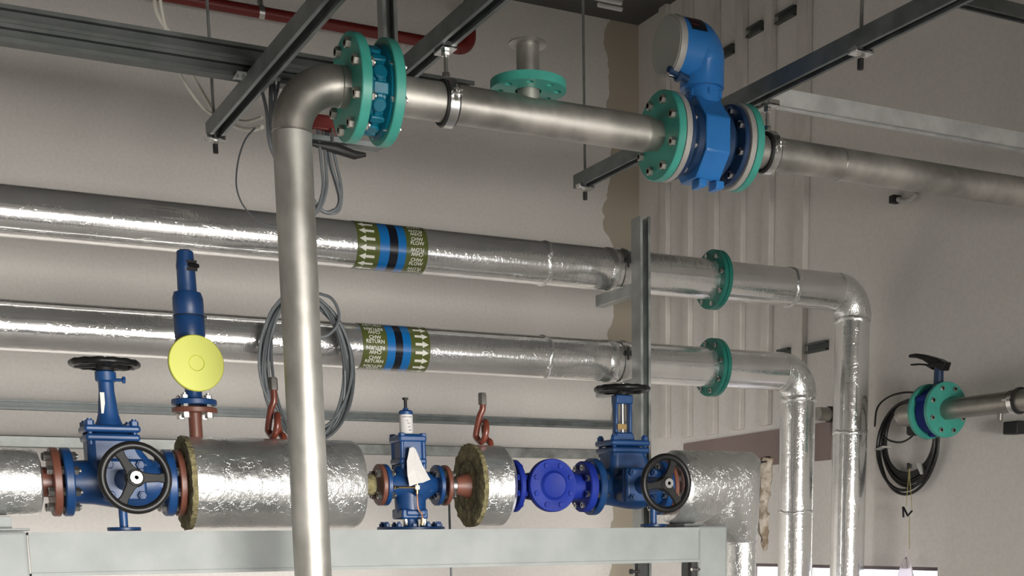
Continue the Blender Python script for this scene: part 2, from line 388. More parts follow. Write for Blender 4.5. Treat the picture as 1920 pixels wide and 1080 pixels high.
single('strut_channel', strut_mb((xA, 1.5, ZB), (xA, yA1, ZB), (0, 0, -1)).box((xA, yA1 + 0.0015, ZB + 0.0205), (0.041, 0.003, 0.041)), 'galv_dark', 'grey slotted strut channel crossing under the heavy double rail at upper left', 'strut channel', group='strut channels hung under the ceiling')
single('strut_channel', strut_mb((xB, 1.5, ZB), (xB, 3.95, ZB), (0, 0, -1)), 'galv_dark', 'grey slotted strut channel the first pipe clamp hangs from', 'strut channel', group='strut channels hung under the ceiling')
single('strut_channel', strut_mb((xC, 1.5, ZB), (xC, 4.09, ZB), (0, 0, -1)).box((xC, 4.0915, ZB + 0.0205), (0.041, 0.003, 0.041)), 'galv_dark', 'dark strut channel passing behind the blue flow meter, ending left of it', 'strut channel', group='strut channels hung under the ceiling')
# double rail, upper left
zd = ZB + 0.041
T = Thing('double_strut_rail', 'heavy back-to-back strut rail running across the upper left above the crossing channel', 'strut channel', (0.2, 3.66, zd))
T.part('upper_channel', strut_mb((-0.6, 3.66 - 0.0205, zd + 0.0625), (1.62, 3.66 - 0.0205, zd + 0.0625), (0, -1, 0)), 'rail')
T.part('lower_channel', strut_mb((-0.6, 3.66 - 0.0205, zd + 0.0208), (1.62, 3.66 - 0.0205, zd + 0.0208), (0, -1, 0)), 'rail')
T.part('end_bracket', MB().box((xA + 0.01, 3.62, zd - 0.003), (0.11, 0.05, 0.006)).hexnut((xA - 0.035, 3.61, zd - 0.006), (0, 0, -1), 0.009, 0.008).hexnut((xA + 0.045, 3.61, zd - 0.006), (0, 0, -1), 0.009, 0.008), 'galv')
# upright channel to the ceiling
xe = gx(728, 3.62, 2.9)
single('upright_strut', strut_mb((xe, 3.60, zd + 0.084), (xe, 3.60, ZC), (0, -1, 0)), 'galv', 'upright strut channel rising to the ceiling behind the teal valve', 'strut channel')
# channel towards the right
single('cross_strut', strut_mb((xC + 0.021, 3.1, ZB), (3.77, 3.1, ZB), (0, 0, -1)), 'galv_bright', 'pale strut channel with bright lips running right from the dark channel', 'strut channel')
pg0, pg1 = at(1790, 2, Y=3.6), at(1920, 36, Y=3.6)
single('upper_strut', strut_mb((pg0.x - 0.05, 3.6, pg0.z - 0.01), (3.77, 3.6, pg0.z - 0.01), (0, 0, -1)), 'galv_dark', 'dull strut channel in the top right corner of the view', 'strut channel')
pl = at(1120, 4, Y=4.5)
T = Thing('batten_light', 'slim white batten light under the ceiling above the grey wall', 'light', (pl.x, 4.5, pl.z))
T.part('housing', MB().box((pl.x + 0.02, 4.53, pl.z + 0.055), (0.20, 0.07, 0.05)), 'galv_dark', bevel=0.004)
T.part('hanger', MB().cyl((pl.x + 0.05, 4.53, pl.z + 0.07), (pl.x + 0.05, 4.53, ZC), 0.004, seg=8), 'galv')
for dy, dx in ((0.0, 0), (0.05, 0.03)): T.part('tube', MB().cyl((pl.x - 0.03 + dx * 2, 4.50 + dy, pl.z + 0.013), (pl.x + 0.10 + dx, 4.50 + dy, pl.z + 0.013), 0.008, seg=14, bev=0.002), 'white')
# rods
rod('thin threaded rod at the left end of the channel crossing under the double rail', xA, gy(403, xA, ZB), ZC, ZB - 0.042)
rod('thin threaded rod at the wall end of the dark channel left of the flow meter', xC, gy(1097, xC, ZB), ZC, ZB - 0.042)
rod('threaded rod with bright plate and black end on the dark channel at upper right', xC, gy(1614, xC, ZB), ZC, ZB - 0.042)

# ------------------------------------------------------------------ stainless line with check valve and flow meter
YM, ZM, RM = 3.10, 2.603, 0.0432
xv = 0.932
def pipe_clamp(label, x, ztop, tilt=0.0):
    T = Thing('pipe_clamp', label, 'pipe clamp', (x, YM, ZM - 0.06), 'rubber lined clamps on the stainless line')
    r0 = RM + 0.001
    T.part('rubber_lining', MB().lathe((x - 0.016, YM, ZM), XA, [(0, r0), (0, r0 + 0.006), (0.004, r0 + 0.007), (0.028, r0 + 0.007), (0.032, r0 + 0.006), (0.032, r0)], 40, True), 'rubber')
    b = T.part('band', MB().lathe((x - 0.011, YM, ZM), XA, [(0, r0 + 0.0065), (0, r0 + 0.010), (0.022, r0 + 0.010), (0.022, r0 + 0.0065)], 40, True), 'zinc')
    for s in (-1, 1):
        y = YM + s * (r0 + 0.017)
        T.part('ear', MB().box((x, y, ZM + 0.012), (0.022, 0.02, 0.003)).box((x, y, ZM + 0.003), (0.022, 0.02, 0.003)), 'zinc', b)
        T.part('screw', MB().cyl((x, y, ZM - 0.01), (x, y, ZM + 0.024), 0.003, seg=8).hexnut((x, y, ZM + 0.014), (0, 0, 1), 0.0065, 0.005), 'zinc', b)
    T.part('hanger_rod', MB().cyl((x, YM, ZM + r0 + 0.008), (x, YM, ztop), 0.005, seg=10).hexnut((x, YM, ZM + r0 + 0.008), (0, 0, 1), 0.010, 0.014), 'zinc')
    T.part('hanger_plate', MB().box((x, YM, ztop - 0.006), (0.034, 0.062, 0.004)).box((x, YM - 0.029, ztop), (0.034, 0.004, 0.012)).box((x, YM + 0.029, ztop), (0.034, 0.004, 0.012)).hexnut((x, YM, ztop - 0.009), (0, 0, -1), 0.011, 0.009), 'zinc')
    return T
xf1a = gx(649, YM, ZM); th = 0.024
xf1b = xf1a + th
xf2a = gx(711, YM, ZM) ; xf2b = xf2a + th
T = Thing('stainless_riser', 'dull stainless riser with a bend at the top leading to a green flange', 'pipe', (xv, YM, 0.0))
br = 0.112
path = [Vector((xv, YM, 0.0)), Vector((xv, YM, 0.8)), Vector((xv, YM, ZM - br - 0.002))]
T.part('riser_pipe', MB().sweep(path, RM, 40), 'stainless_z')
el = arc((xv + br, YM, ZM - br), -XA, ZA, br, 0, PI / 2, 20)
T.part('bend', MB().sweep([Vector((xv, YM, ZM - br - 0.001))] + el + [Vector((xf1a, YM, ZM))], RM + 0.0005, 40), 'stainless_dull')
T.part('weld_seam', MB().torus((xv, YM, ZM - br), ZA, RM + 0.0002, 0.0013, 48, 6), 'weld')
T.part('weld_seam', MB().torus((xv + br, YM, ZM), XA, RM + 0.0002, 0.0013, 48, 6), 'weld')
fl = T.part('flange', MB().disc(((xf1a + xf1b) / 2, YM, ZM), XA, 0.114, th, 0.002, RM), 'green', label='green painted flange')
bolts(T, fl, (0, YM, ZM), XA, 0.090, 8, 0.0125, xf1a, xf1b - 0.001, mt='stainless_dull', head=0.012)
# wafer check valve
T = Thing('check_valve', 'teal blue wafer check valve clamped between two green flanges', 'valve', ((xf1b + xf2a) / 2, YM, ZM - 0.1))
L = xf2a - xf1b; xm = (xf1b + xf2a) / 2
T.part('body', MB().lathe((xf1b, YM, ZM), XA, [(0, 0), (0, 0.098), (0.006, 0.100), (0.012, 0.080), (L - 0.012, 0.080), (L - 0.006, 0.100), (L, 0.098), (L, 0)], 48), 'teal')
T.part('rib', MB().lathe((xm - 0.007, YM, ZM), XA, [(0, 0.078), (0, 0.0865), (0.002, 0.088), (0.012, 0.088), (0.014, 0.0865), (0.014, 0.078)], 48, True), 'teal')
for k in range(16):
    a = 2 * PI * (k + 0.5) / 16; e = Vector((0, math.cos(a), math.sin(a))); c0 = Vector((xm, YM, ZM)) + e * 0.084; ax = (XA, e.cross(XA), e); m = MB()
    if k % 4 == 0: m.box(c0, (0.036, 0.026, 0.016), ax)
    elif k % 2 == 0: m.box(c0, (0.030, 0.016, 0.014), ax); m.cyl(c0 + XA * 0.013 - e * 0.01, c0 + XA * 0.013 + e * 0.007, 0.007, seg=12)
    else: m.cyl(c0 - e * 0.01, c0 + e * 0.0075, 0.0165, seg=20, bev=0.003)
    T.part('lug', m, 'teal', bevel=0.003 if k % 2 == 0 else 0)
# stainless run 1
xm1 = gx(1233, YM, ZM)
T = Thing('stainless_run', 'horizontal stainless pipe run between the teal check valve and the flow meter', 'pipe', ((xf2a + xm1) / 2, YM, ZM - RM))
T.part('pipe', MB().cyl((xf2a + 0.002, YM, ZM), (xm1 - 0.045, YM, ZM), RM, seg=48), 'stainless')
T.part('reducer', MB().lathe((xm1 - 0.046, YM, ZM), XA, [(0, 0), (0, RM), (0.008, RM + 0.0006), (0.030, RM * 0.86), (0.062, RM * 0.85), (0.062, 0)], 40), 'stainless_dull')
f = T.part('flange', MB().disc((xf2a + th / 2, YM, ZM), XA, 0.113, th, 0.002, RM), 'green', label='green flange beside the teal valve')
bolts(T, f, (0, YM, ZM), XA, 0.090, 8, 0.0105, xf2a + 0.001, xf2b)
xm1b = xm1 + 0.022
f = T.part('flange', MB().disc((xm1 + 0.011, YM, ZM), XA, 0.107, 0.022, 0.002, RM * 0.85), 'green', label='green flange beside the flow meter')
bolts(T, f, (0, YM, ZM), XA, 0.085, 8, 0.011, xm1, xm1b - 0.001, mt='stainless_dull', head=0.011)
pipe_clamp('black rubber lined zinc clamp between the teal valve and the upright pipe stub', gx(838, YM, ZM), ZB)
# flow meter
xm2 = gx(1391, YM, ZM)         # right face of the right green flange
T = Thing('flow_meter', 'bright blue flow meter with a round grey lidded head on top', 'flow meter', ((xm1 + xm2) / 2, YM, ZM - 0.12))
xg = xm1b
T.part('gasket_ring', MB().disc((xg + 0.010, YM, ZM), XA, 0.106, 0.016, 0.001), 'grey_ring', label='pale grey earthing ring, left')
xr0 = xm2 - 0.022
T.part('gasket_ring', MB().disc((xr0 - 0.010, YM, ZM), XA, 0.106, 0.016, 0.001), 'grey_ring', label='pale grey earthing ring, right')
fa = T.part('meter_flange', MB().disc((xg + 0.027, YM, ZM), XA, 0.100, 0.014, 0.002), 'meter_dark', label='navy flange')
fb = T.part('meter_flange', MB().disc((xr0 - 0.027, YM, ZM), XA, 0.100, 0.014, 0.002), 'meter_dark', label='navy flange')
bolts(T, fa, (0, YM, ZM), XA, 0.085, 8, 0.010, xg + 0.02, xg + 0.034, 0.5)
bolts(T, fb, (0, YM, ZM), XA, 0.085, 8, 0.010, xr0 - 0.034, xr0 - 0.02, 0.5)
xc = (xg + xr0) / 2; BW = 0.074
octo = [(0.086 * math.cos(a) / math.cos(PI / 8), 0.100 * math.sin(a) / math.cos(PI / 8)) for a in [PI / 8 + k * PI / 4 for k in range(8)]]
T.part('body', MB().extrude(octo, (xc - BW / 2, YM, ZM), XA, YA, ZA, BW), 'meter', bevel=0.004)
T.part('throat', MB().lathe((xg + 0.034, YM, ZM), XA, [(0, 0), (0, 0.062), (0.02, 0.082), (xr0 - xg - 0.088, 0.082), (xr0 - xg - 0.068, 0.062), (xr0 - xg - 0.068, 0)], 36), 'meter_dark')
for s in (-1, 1): T.part('foot', MB().box((xc + s * 0.026, YM - 0.03, ZM - 0.112), (0.018, 0.035, 0.022)).box((xc + s * 0.026, YM - 0.05, ZM - 0.112), (0.024, 0.010, 0.018)), 'meter', bevel=0.002)
T.part('neck', MB().cyl((xc + 0.008, YM, ZM + 0.09), (xc + 0.008, YM, ZM + 0.145), 0.046, seg=32, bev=0.002), 'meter')
nk = T.part('collar', MB().disc((xc + 0.008, YM, ZM + 0.122), ZA, 0.047, 0.007), 'meter')
for k in range(6):
    a = k * PI / 3 + 0.3; T.part('collar_screw', MB().hexnut((xc + 0.008 + 0.044 * math.cos(a), YM + 0.044 * math.sin(a), ZM + 0.105), (0, 0, 1), 0.006, 0.016), 'meter', nk)
zh = gz(88, gx(1262, YM, 2.84), YM); xl = gx(1249, YM, zh)
xh = xc + 0.004; RH = 0.070
px_ = [Vector((xl + 0.016, YM, zh)), Vector((xl + 0.05, YM, zh))]
rr_ = 0.034
px_[1] = Vector((xh - rr_, YM, zh))
px_ += arc((xh - rr_, YM, zh - rr_), ZA, XA, rr_, 0.1, PI / 2, 10)
zb_ = ZM + 0.128
px_ += [Vector((xh, YM, zb_))] if zh - rr_ > zb_ + 0.01 else []
n_ = len(px_)
hd = T.part('head', MB().sweep(px_, [RH if i < 4 else RH - (RH - 0.057) * min(1, (i - 3) / (n_ - 5)) for i in range(n_)], 44), 'meter')
T.part('lid', MB().lathe((xl, YM, zh), XA, [(0, 0), (0, RH - 0.003), (0.004, RH + 0.001), (0.012, RH + 0.001), (0.012, 0)], 44), 'lid', label='round grey lid')
T.part('lid_ring', MB().lathe((xl + 0.002, YM, zh), XA, [(0, RH - 0.001), (0, RH + 0.0025), (0.012, RH + 0.0035), (0.018, RH + 0.003), (0.018, RH - 0.001)], 44, True), 'grey_ring', label='pale ring around the lid')
m = MB(); Np = 8
for i in range(Np):      # black rating plate curved over the head
    a0 = 0.35 + 0.95 * i / Np; a1 = 0.35 + 0.95 * (i + 1) / Np
    def q(a, x, r): return m.bm.verts.new((x, YM - r * math.cos(a), zh + r * math.sin(a)))
    xa_, xb_ = xl + 0.036, xl + 0.082
    v = [q(a0, xa_, RH + .0012), q(a0, xb_, RH + .0012), q(a1, xb_, RH + .0012), q(a1, xa_, RH + .0012)]; m.face(v)
m.mi = 1
for a, l_ in ((0.55, 0.02), (0.75, 0.028), (0.95, 0.016)):
    v = [m.bm.verts.new((x, YM - (RH + .0018) * math.cos(b), zh + (RH + .0018) * math.sin(b))) for x, b in ((xl + 0.04, a), (xl + 0.04 + l_, a), (xl + 0.04 + l_, a + 0.05), (xl + 0.04, a + 0.05))]; m.face(v)
T.part('rating_plate', m, ['lblack', 'redpipe'], hd, label='black rating plate')
T.part('cable_gland', MB().cyl((xl + 0.06, YM - 0.01, zh - 0.075), (xl - 0.008, YM - 0.025, zh - 0.075 + 0.012), 0.012, 0.008, seg=14).hexnut((xl + 0.03, YM - 0.017, zh - 0.073), (-1, -0.2, 0.1), 0.015, 0.012), 'meter_dark')
T.part('lid_screw', MB().cyl((xl - 0.002, YM - 0.012, zh - RH - 0.002), (xl + 0.012, YM - 0.012, zh - RH - 0.002), 0.007, seg=12), 'zinc')
# stainless run 2
T = Thing('stainless_run', 'horizontal stainless pipe run to the right of the flow meter', 'pipe', ((xm2 + XR) / 2, YM, ZM - RM))
T.part('pipe', MB().cyl((xr0 + 0.002, YM, ZM), (XR - 0.001, YM, ZM), RM - 0.0018, seg=48), 'stainless')
f = T.part('flange', MB().disc((xr0 + 0.011, YM, ZM), XA, 0.107, 0.022, 0.002, RM * 0.9), 'green', label='green flange')
bolts(T, f, (0, YM, ZM), XA, 0.085, 8, 0.011, xr0 + 0.001, xm2)
T.part('weld_seam', MB().torus((gx(1572, YM, ZM), YM, ZM), XA, RM - 0.0016, 0.0012, 40, 6), 'weld')
pipe_clamp('black rubber lined zinc clamp just right of the flow meter', gx(1438, YM, ZM), ZB)
# upright stub with loose flange
xs = gx(990, YM, ZM + 0.1); zt = gz(82, xs, YM)
T = Thing('branch_stub', 'short upright stainless stub with a loose green flange standing on the pipe run', 'pipe', (xs, YM, ZM + RM - 0.01))
T.part('stub_pipe', MB().cyl((xs, YM, ZM + RM - 0.012), (xs, YM, zt), 0.0275, seg=32), 'stainless')
T.part('collar', MB().lathe((xs, YM, zt - 0.005), ZA, [(0, 0), (0, 0.044), (0.002, 0.046), (0.006, 0.046), (0.006, 0.024), (-0.02, 0.024)], 40), 'stainless', label='thin stainless stub-end collar')
def holed_plate(R_, r_, pcd, n, hr, t, z, cx, cy, ph=0.0):
    cu = bpy.data.curves.new('tmp', 'CURVE'); cu.dimensions = '2D'; cu.fill_mode = 'BOTH'; cu.extrude = t / 2; cu.bevel_depth = 0
    def circ(x, y, r, k):
        s = cu.splines.new('POLY'); s.points.add(k - 1); s.use_cyclic_u = True
        for i in range(k): a = 2 * PI * i / k; s.points[i].co = (x + r * math.cos(a), y + r * math.sin(a), 0, 1)
    circ(0, 0, R_, 56); circ(0, 0, r_, 36)
    for i in range(n): a = 2 * PI * (i + ph) / n; circ(pcd * math.cos(a), pcd * math.sin(a), hr, 16)
    ob = bpy.data.objects.new('tmp', cu); C.objects.link(ob)
    me = bpy.data.meshes.new_from_object(ob.evaluated_get(bpy.context.evaluated_depsgraph_get()))
    mb = MB(); mb.bm.from_mesh(me); bmesh.ops.translate(mb.bm, verts=mb.bm.verts[:], vec=Vector((cx, cy, z)))
    for f_ in mb.bm.faces: f_.material_index = 0
    bpy.data.objects.remove(ob); bpy.data.curves.remove(cu); bpy.data.meshes.remove(me)
    bmesh.ops.remove_doubles(mb.bm, verts=mb.bm.verts[:], dist=1e-5)
    return mb
zf = gz(163, xs, YM)
T.part('loose_flange', holed_plate(0.092, 0.032, 0.070, 8, 0.009, 0.020, zf, xs, YM, 0.5), 'green', label='loose green flange with bolt holes')

# ------------------------------------------------------------------ red pipe, cables near the ceiling
pr0, pr1, pr2 = at(300, 0, Y=6.2), at(866, 90, Y=6.2), at(880, 40, Y=6.2)
zr = pr1.z
rb = 0.06
pth = [Vector((-1.2, 6.2, zr)), Vector((pr2.x - rb, 6.2, zr))] + arc((pr2.x - rb, 6.2, zr + rb), -ZA, XA, rb, 0, PI / 2, 8) + [Vector((pr2.x, 6.2, ZC))]
T = Thing('red_pipe', 'dark red painted pipe high on the grey wall, turning up at its right end', 'pipe', (0.5, 6.2, zr - 0.025))
T.part('pipe', MB().sweep(pth, 0.0245, 20), 'redpipe')
T.part('elbow_fitting', MB().cyl((pr2.x - rb - 0.035, 6.2, zr), (pr2.x - rb, 6.2, zr), 0.030, seg=20).cyl((pr2.x, 6.2, zr + rb), (pr2.x, 6.2, zr + rb + 0.035), 0.030, seg=20).sweep(arc((pr2.x - rb, 6.2, zr + rb), -ZA, XA, rb, 0, PI / 2, 8), 0.030, 20), 'redpipe')
xq = gx(489, 6.2, zr)
T.part('clamp', MB().lathe((xq - 0.012, 6.2, zr), XA, [(0, 0.024), (0, 0.029), (0.024, 0.029), (0.024, 0.024)], 24, True).cyl((xq, 6.2, zr + 0.028), (xq, 6.2, ZC), 0.006, seg=8).hexnut((xq, 6.2, zr + 0.03), ZA, 0.014, 0.02), 'zinc')
# white cables
def cable(label, pts, r, m, name='cable', cat='cable', grp=None, n=8, seg=8):
    return single(name, MB().sweep(smoothpath(pts, n), r, seg), m, label, cat, group=grp)
A_ = lambda px, py, Y: at(px, py, Y=Y)
cable('thick pale cable looping down behind the double rail at top left', [A_(292, -60, 4.3), A_(290, 0, 4.3), A_(297, 30, 4.3), A_(318, 62, 4.3), A_(345, 110, 4.3), A_(375, 165, 4.3), A_(402, 208, 4.2), A_(440, 236, 4.1), A_(470, 243, 4.0), A_(492, 238, 3.9)], 0.0058, 'white_cable', grp='white cables behind the double rail')
cable('thin white cable sagging lowest under the double rail', [A_(300, -60, 4.2), A_(302, 10, 4.2), A_(325, 105, 4.2), A_(350, 160, 4.2), A_(388, 208, 4.2), A_(430, 222, 4.1), A_(462, 228, 4.0), A_(492, 220, 3.9)], 0.0045, 'white_cable', grp='white cables behind the double rail')
cable('thin dark wire hanging in a wide arc left of the stainless riser', [A_(478, 240, 3.6), A_(460, 262, 3.6), A_(447, 300, 3.6), A_(443, 345, 3.6), A_(452, 378, 3.6), A_(470, 402, 3.6), A_(495, 420, 3.6), A_(530, 426, 3.6), A_(560, 420, 3.6)], 0.0022, 'cable_dark')
# bundle of grey cables hanging left of the bend
for i, (x0, x1, x2, r) in enumerate(((490, 500, 520, .0045), (508, 508, 524, .0055), (514, 520, 540, .004), (522, 512, 516, .004))):
    cable(['grey cable nearest the channel end, dropping behind the stainless bend', 'thick grey cable in the middle of the drop behind the stainless bend', 'grey cable crossing the others behind the stainless bend', 'grey cable nearest the stainless bend, hooking behind it'][i],
          [A_(x0, 118, 3.75), A_(x0, 160, 3.62), A_(x1, 210, 3.6), A_(x1 + 6, 270, 3.6), A_(x2 + 10, 330, 3.6), A_(548, 400, 3.55)], r, 'cable', grp='grey cables behind the stainless bend')
# cable tails right of the riser
tails = [[(596, 244), (603, 310), (606, 350), (598, 385), (588, 400)], [(606, 244), (612, 320), (612, 355), (602, 388), (590, 402)], [(611, 244), (622, 310), (634, 350), (638, 375), (630, 392), (612, 398), (598, 388), (588, 374)],
         [(617, 246), (630, 305), (639, 345), (640, 375), (634, 396), (616, 400), (600, 394), (590, 382)], [(607, 244), (616, 300), (628, 340), (636, 372), (632, 390), (622, 396)]]
tl = ['straight grey cable tail closest to the riser, below the red box', 'second straight grey cable tail below the red box', 'grey cable tail looping back to the riser, inner loop', 'grey cable tail looping back to the riser, outer loop', 'short grey cable tail ending inside the loops']
for i, t in enumerate(tails): cable(tl[i], [A_(x, y, 3.488 + 0.004 * i) for x, y in t], 0.0042, 'cable', grp='grey cable tails right of the riser')
# red device and bracket behind the first flange
pb = at(618, 240, Y=3.5)
T = Thing('red_switch_box', 'small red box on a galvanised bracket below the first green flange', 'switch box', (pb.x, 3.5, pb.z - 0.03))
T.part('box', MB().box((pb.x - 0.01, 3.5, pb.z + 0.005), (0.085, 0.05, 0.036)), 'redpipe', bevel=0.003)
T.part('bracket', strut_mb((pb.x - 0.08, 3.49, pb.z - 0.028), (pb.x + 0.13, 3.49, pb.z - 0.028), (0, 0, 1), 0.012), 'galv_dark')
for dx in (-0.005, 0.03): T.part('screw', MB().cyl((pb.x + dx, 3.465, pb.z - 0.045), (pb.x + dx, 3.465, pb.z - 0.01), 0.003, seg=8), 'zinc')
T.part('cable_clamp', MB().sweep([(pb.x - 0.05, 3.49, pb.z - 0.046), (pb.x + 0.01, 3.49, pb.z - 0.05), (pb.x + 0.06, 3.49, pb.z - 0.06), (pb.x + 0.09, 3.49, pb.z - 0.056)], [0.006, 0.013, 0.011, 0.005], 10), 'rubber')

# coil of grey cable on the riser
cc = at(576, 690, Y=4.27); rng = random.Random(3)
rx_, rz_ = 0.148, 0.226
T = Thing('cable_coil', 'tall coil of grey cable hung on the lower foil wrapped pipe behind the stainless riser', 'cable coil', (cc.x, 4.27, cc.z - rz_))
for k in range(12):
    ph = rng.uniform(-0.4, 0.4); ax_ = rx_ * rng.uniform(0.80, 1.02); az = rz_ * rng.uniform(0.93, 1.0); ox = rng.uniform(-0.006, 0.006); oy = rng.uniform(-0.02, 0.02)
    pts = [Vector((cc.x + ox + ax_ * math.cos(t) + 0.004 * math.sin(3 * t + k), 4.27 + oy + 0.008 * math.sin(2 * t + k), cc.z + (rz_ - az) * 1.0 * (1 if k % 2 else -1) + az * math.sin(t) * (1 - 0.04 * math.cos(t + ph)))) for t in [2 * PI * j / 60 for j in range(60)]]
    m = MB(); m.sweep(pts + [pts[0]], 0.0048 if k % 3 else 0.0056, 8, cap=False)
    T.part('turn', m, 'cable' if k % 2 else 'cable_dark')
T.part('free_end', MB().sweep(smoothpath([A_(598, 550, 4.25), A_(622, 560, 4.24), A_(635, 585, 4.24), A_(632, 610, 4.24), A_(615, 628, 4.24), A_(600, 632, 4.24)], 8), 0.0048, 8), 'cable')

# ------------------------------------------------------------------ insulated pipes
YI, RI = 4.4, 0.0725
def text_mesh(txt, size):
    cu = bpy.data.curves.new('tmp', 'FONT'); cu.body = txt; cu.size = size; cu.align_x = 'CENTER'; cu.align_y = 'CENTER'; cu.space_line = 0.8; cu.offset = size * 0.02; cu.resolution_u = 2
    ob = bpy.data.objects.new('tmp', cu); C.objects.link(ob)
    me = bpy.data.meshes.new_from_object(ob.evaluated_get(bpy.context.evaluated_depsgraph_get()))
    vs = [v.co.copy() for v in me.vertices]; fs = [list(p.vertices) for p in me.polygons]
    bpy.data.objects.remove(ob); bpy.data.curves.remove(cu); bpy.data.meshes.remove(me); return vs, fs
def label_band(z, px_edges, arrow_dir, txt):
    """one wrap-around label: sections by pixel edges along the pipe"""
    m = MB(); X = [gx(p, YI - RI, z) for p in px_edges]; r = RI + 0.0012
    def pt(x, a, rr=r): return Vector((x, YI - rr * math.cos(a), z + rr * math.sin(a)))
    cols = [0, 1, 2, 1, 0]; N = 48
    for i in range(5):
        m.mi = cols[i]
        A = [m.bm.verts.new(pt(X[i], 2 * PI * k / N)) for k in range(N)]; B = [m.bm.verts.new(pt(X[i + 1], 2 * PI * k / N)) for k in range(N)]
        for k in range(N): m.face([A[k], B[k], B[(k + 1) % N], A[(k + 1) % N]])
    m.mi = 3; r2 = r + 0.0006
    sa = 0 if arrow_dir < 0 else 4; st = 4 - sa
    x0, x1 = X[sa], X[sa + 1]; pad = (x1 - x0) * 0.14; na = 17
    for k in range(na):
        a = 2 * PI * k / na + 0.1
        tip, tail = (x0 + pad * 0.6, x1 - pad * 1.6) if arrow_dir < 0 else (x1 - pad * 0.6, x0 + pad * 1.6)
        neck = tip - arrow_dir * 0.022
        ha, hw = 0.06, 0.145
        for q in (((tail, -ha), (neck, -ha), (neck, 0), (tail, 0)), ((tail, 0), (neck, 0), (neck, ha), (tail, ha)), ((neck, -hw), (tip, 0), (neck, 0)), ((neck, 0), (tip, 0), (neck, hw))):
            m.face([m.bm.verts.new(pt(x, a + b, r2)) for x, b in q])
    xt = (X[st] + X[st + 1]) / 2; vs, fs = text_mesh(txt, 0.0170); nt_ = 14
    for k in range(nt_):
        a = 2 * PI * k / nt_ + 0.2; s = 1 if (k % 2 == 0) else -1
        V = [m.bm.verts.new(pt(xt + s * v.x * 1.0, a + s * v.y / r2, r2)) for v in vs]
        for f_ in fs: m.face([V[i] for i in f_])
    return m
def wavy_ring(m, c, d, r0, w_, amp=0.002, seg=48, rnd=None):
    """a crumpled foil tape ridge round a pipe"""
    d, u, v = frame(d); c = Vector(c); rings = []
    ph = (rnd or rng).uniform(0, 6)
    for a_, rr in ((-w_, r0 - 0.001), (-w_ * 0.6, r0 + amp), (0, r0 + amp * 1.6), (w_ * 0.6, r0 + amp), (w_, r0 - 0.001)):
        rings.append([m.bm.verts.new(c + d * (a_ + 0.004 * math.sin(3 * t + ph) + 0.002 * math.sin(11 * t + ph)) + (u * math.cos(t) + v * math.sin(t)) * (rr + amp * 0.3 * math.sin(9 * t + ph))) for t in [2 * PI * k / seg for k in range(seg)]])
    for A, B in zip(rings, rings[1:]):
        for k in range(seg): m.face([A[k], B[k], B[(k + 1) % seg], A[(k + 1) % seg]])
    return m
def insulated(z, xel, rel, label, fpx, bands, txt, adir, edges, ringpx):
    T = Thing('insulated_pipe', label, 'pipe', (xel, YI, 0), 'foil insulated chilled water pipes')
    xfl = gx(fpx, YI, z)
    T.part('jacket', MB().cyl((-1.5, YI, z), (xfl, YI, z), RI, seg=64), 'foil_x')
    xe0 = xel - rel
    T.part('jacket', MB().cyl((xfl + 0.03, YI, z), (xe0, YI, z), RI * 0.985, seg=64), 'foil_x')
    el = arc((xe0, YI, z - rel), ZA, XA, rel, 0, PI / 2, 5)
    T.part('elbow_jacket', MB().sweep([Vector((xe0 - 0.005, YI, z))] + el + [Vector((xel, YI, z - rel - 0.005))], RI * 1.01, 48), 'foil_rough')
    T.part('riser_jacket', MB().cyl((xel, YI, 0.0), (xel, YI, z - rel), RI * 0.97, seg=64), 'foil_z')
    T.part('label_band', label_band(z, edges, adir, txt), ['olive', 'lblue', 'lblack', 'lwhite'], label='olive, blue and black wrap-around label with white arrows and letters')
    for p, w_, am in ringpx: T.part('tape_seam', wavy_ring(MB(), (gx(p, YI, z), YI, z), XA, RI, w_, am), 'foil_rough')
    T.part('tape_seam', wavy_ring(MB(), (xel, YI, z - rel - 0.02), ZA, RI * 0.97, 0.012, 0.002), 'foil_rough')
    T.part('tape_seam', wavy_ring(MB(), (xel, YI, z - rel - 0.46), ZA, RI * 0.97, 0.008, 0.0015), 'foil_rough')
    for i, x in enumerate((xfl + 0.008, xfl + 0.027)):
        f = T.part('flange', MB().disc((x, YI, z), XA, 0.107, 0.017, 0.002, RI * 0.9), 'green_dark', label='dark green flange of the joint')
        if i == 0: bolts(T, f, (0, YI, z), XA, 0.090, 8, 0.0095, xfl, xfl + 0.034, 0.25, head=0.008)
    return T
xe1 = gx(1597, YI, 2.3); xe2 = gx(1495, YI, 2.0)
insulated(2.545, xe1, 0.085, 'upper foil wrapped pipe with arrows pointing left on its olive label', 1331, None, 'CHW\nFLOW', -1, (671, 713, 731, 747, 762, 803), ((1017, 0.012, 0.0025), (1140, 0.02, 0.002), (1480, 0.01, 0.002)))
insulated(2.226, xe2, 0.085, 'lower foil wrapped pipe with arrows pointing right on its olive label', 1329, None, 'CHW\nRETURN', 1, (681, 727, 742, 756, 771, 807), ((1018, 0.010, 0.0025), (1138, 0.02, 0.002)))

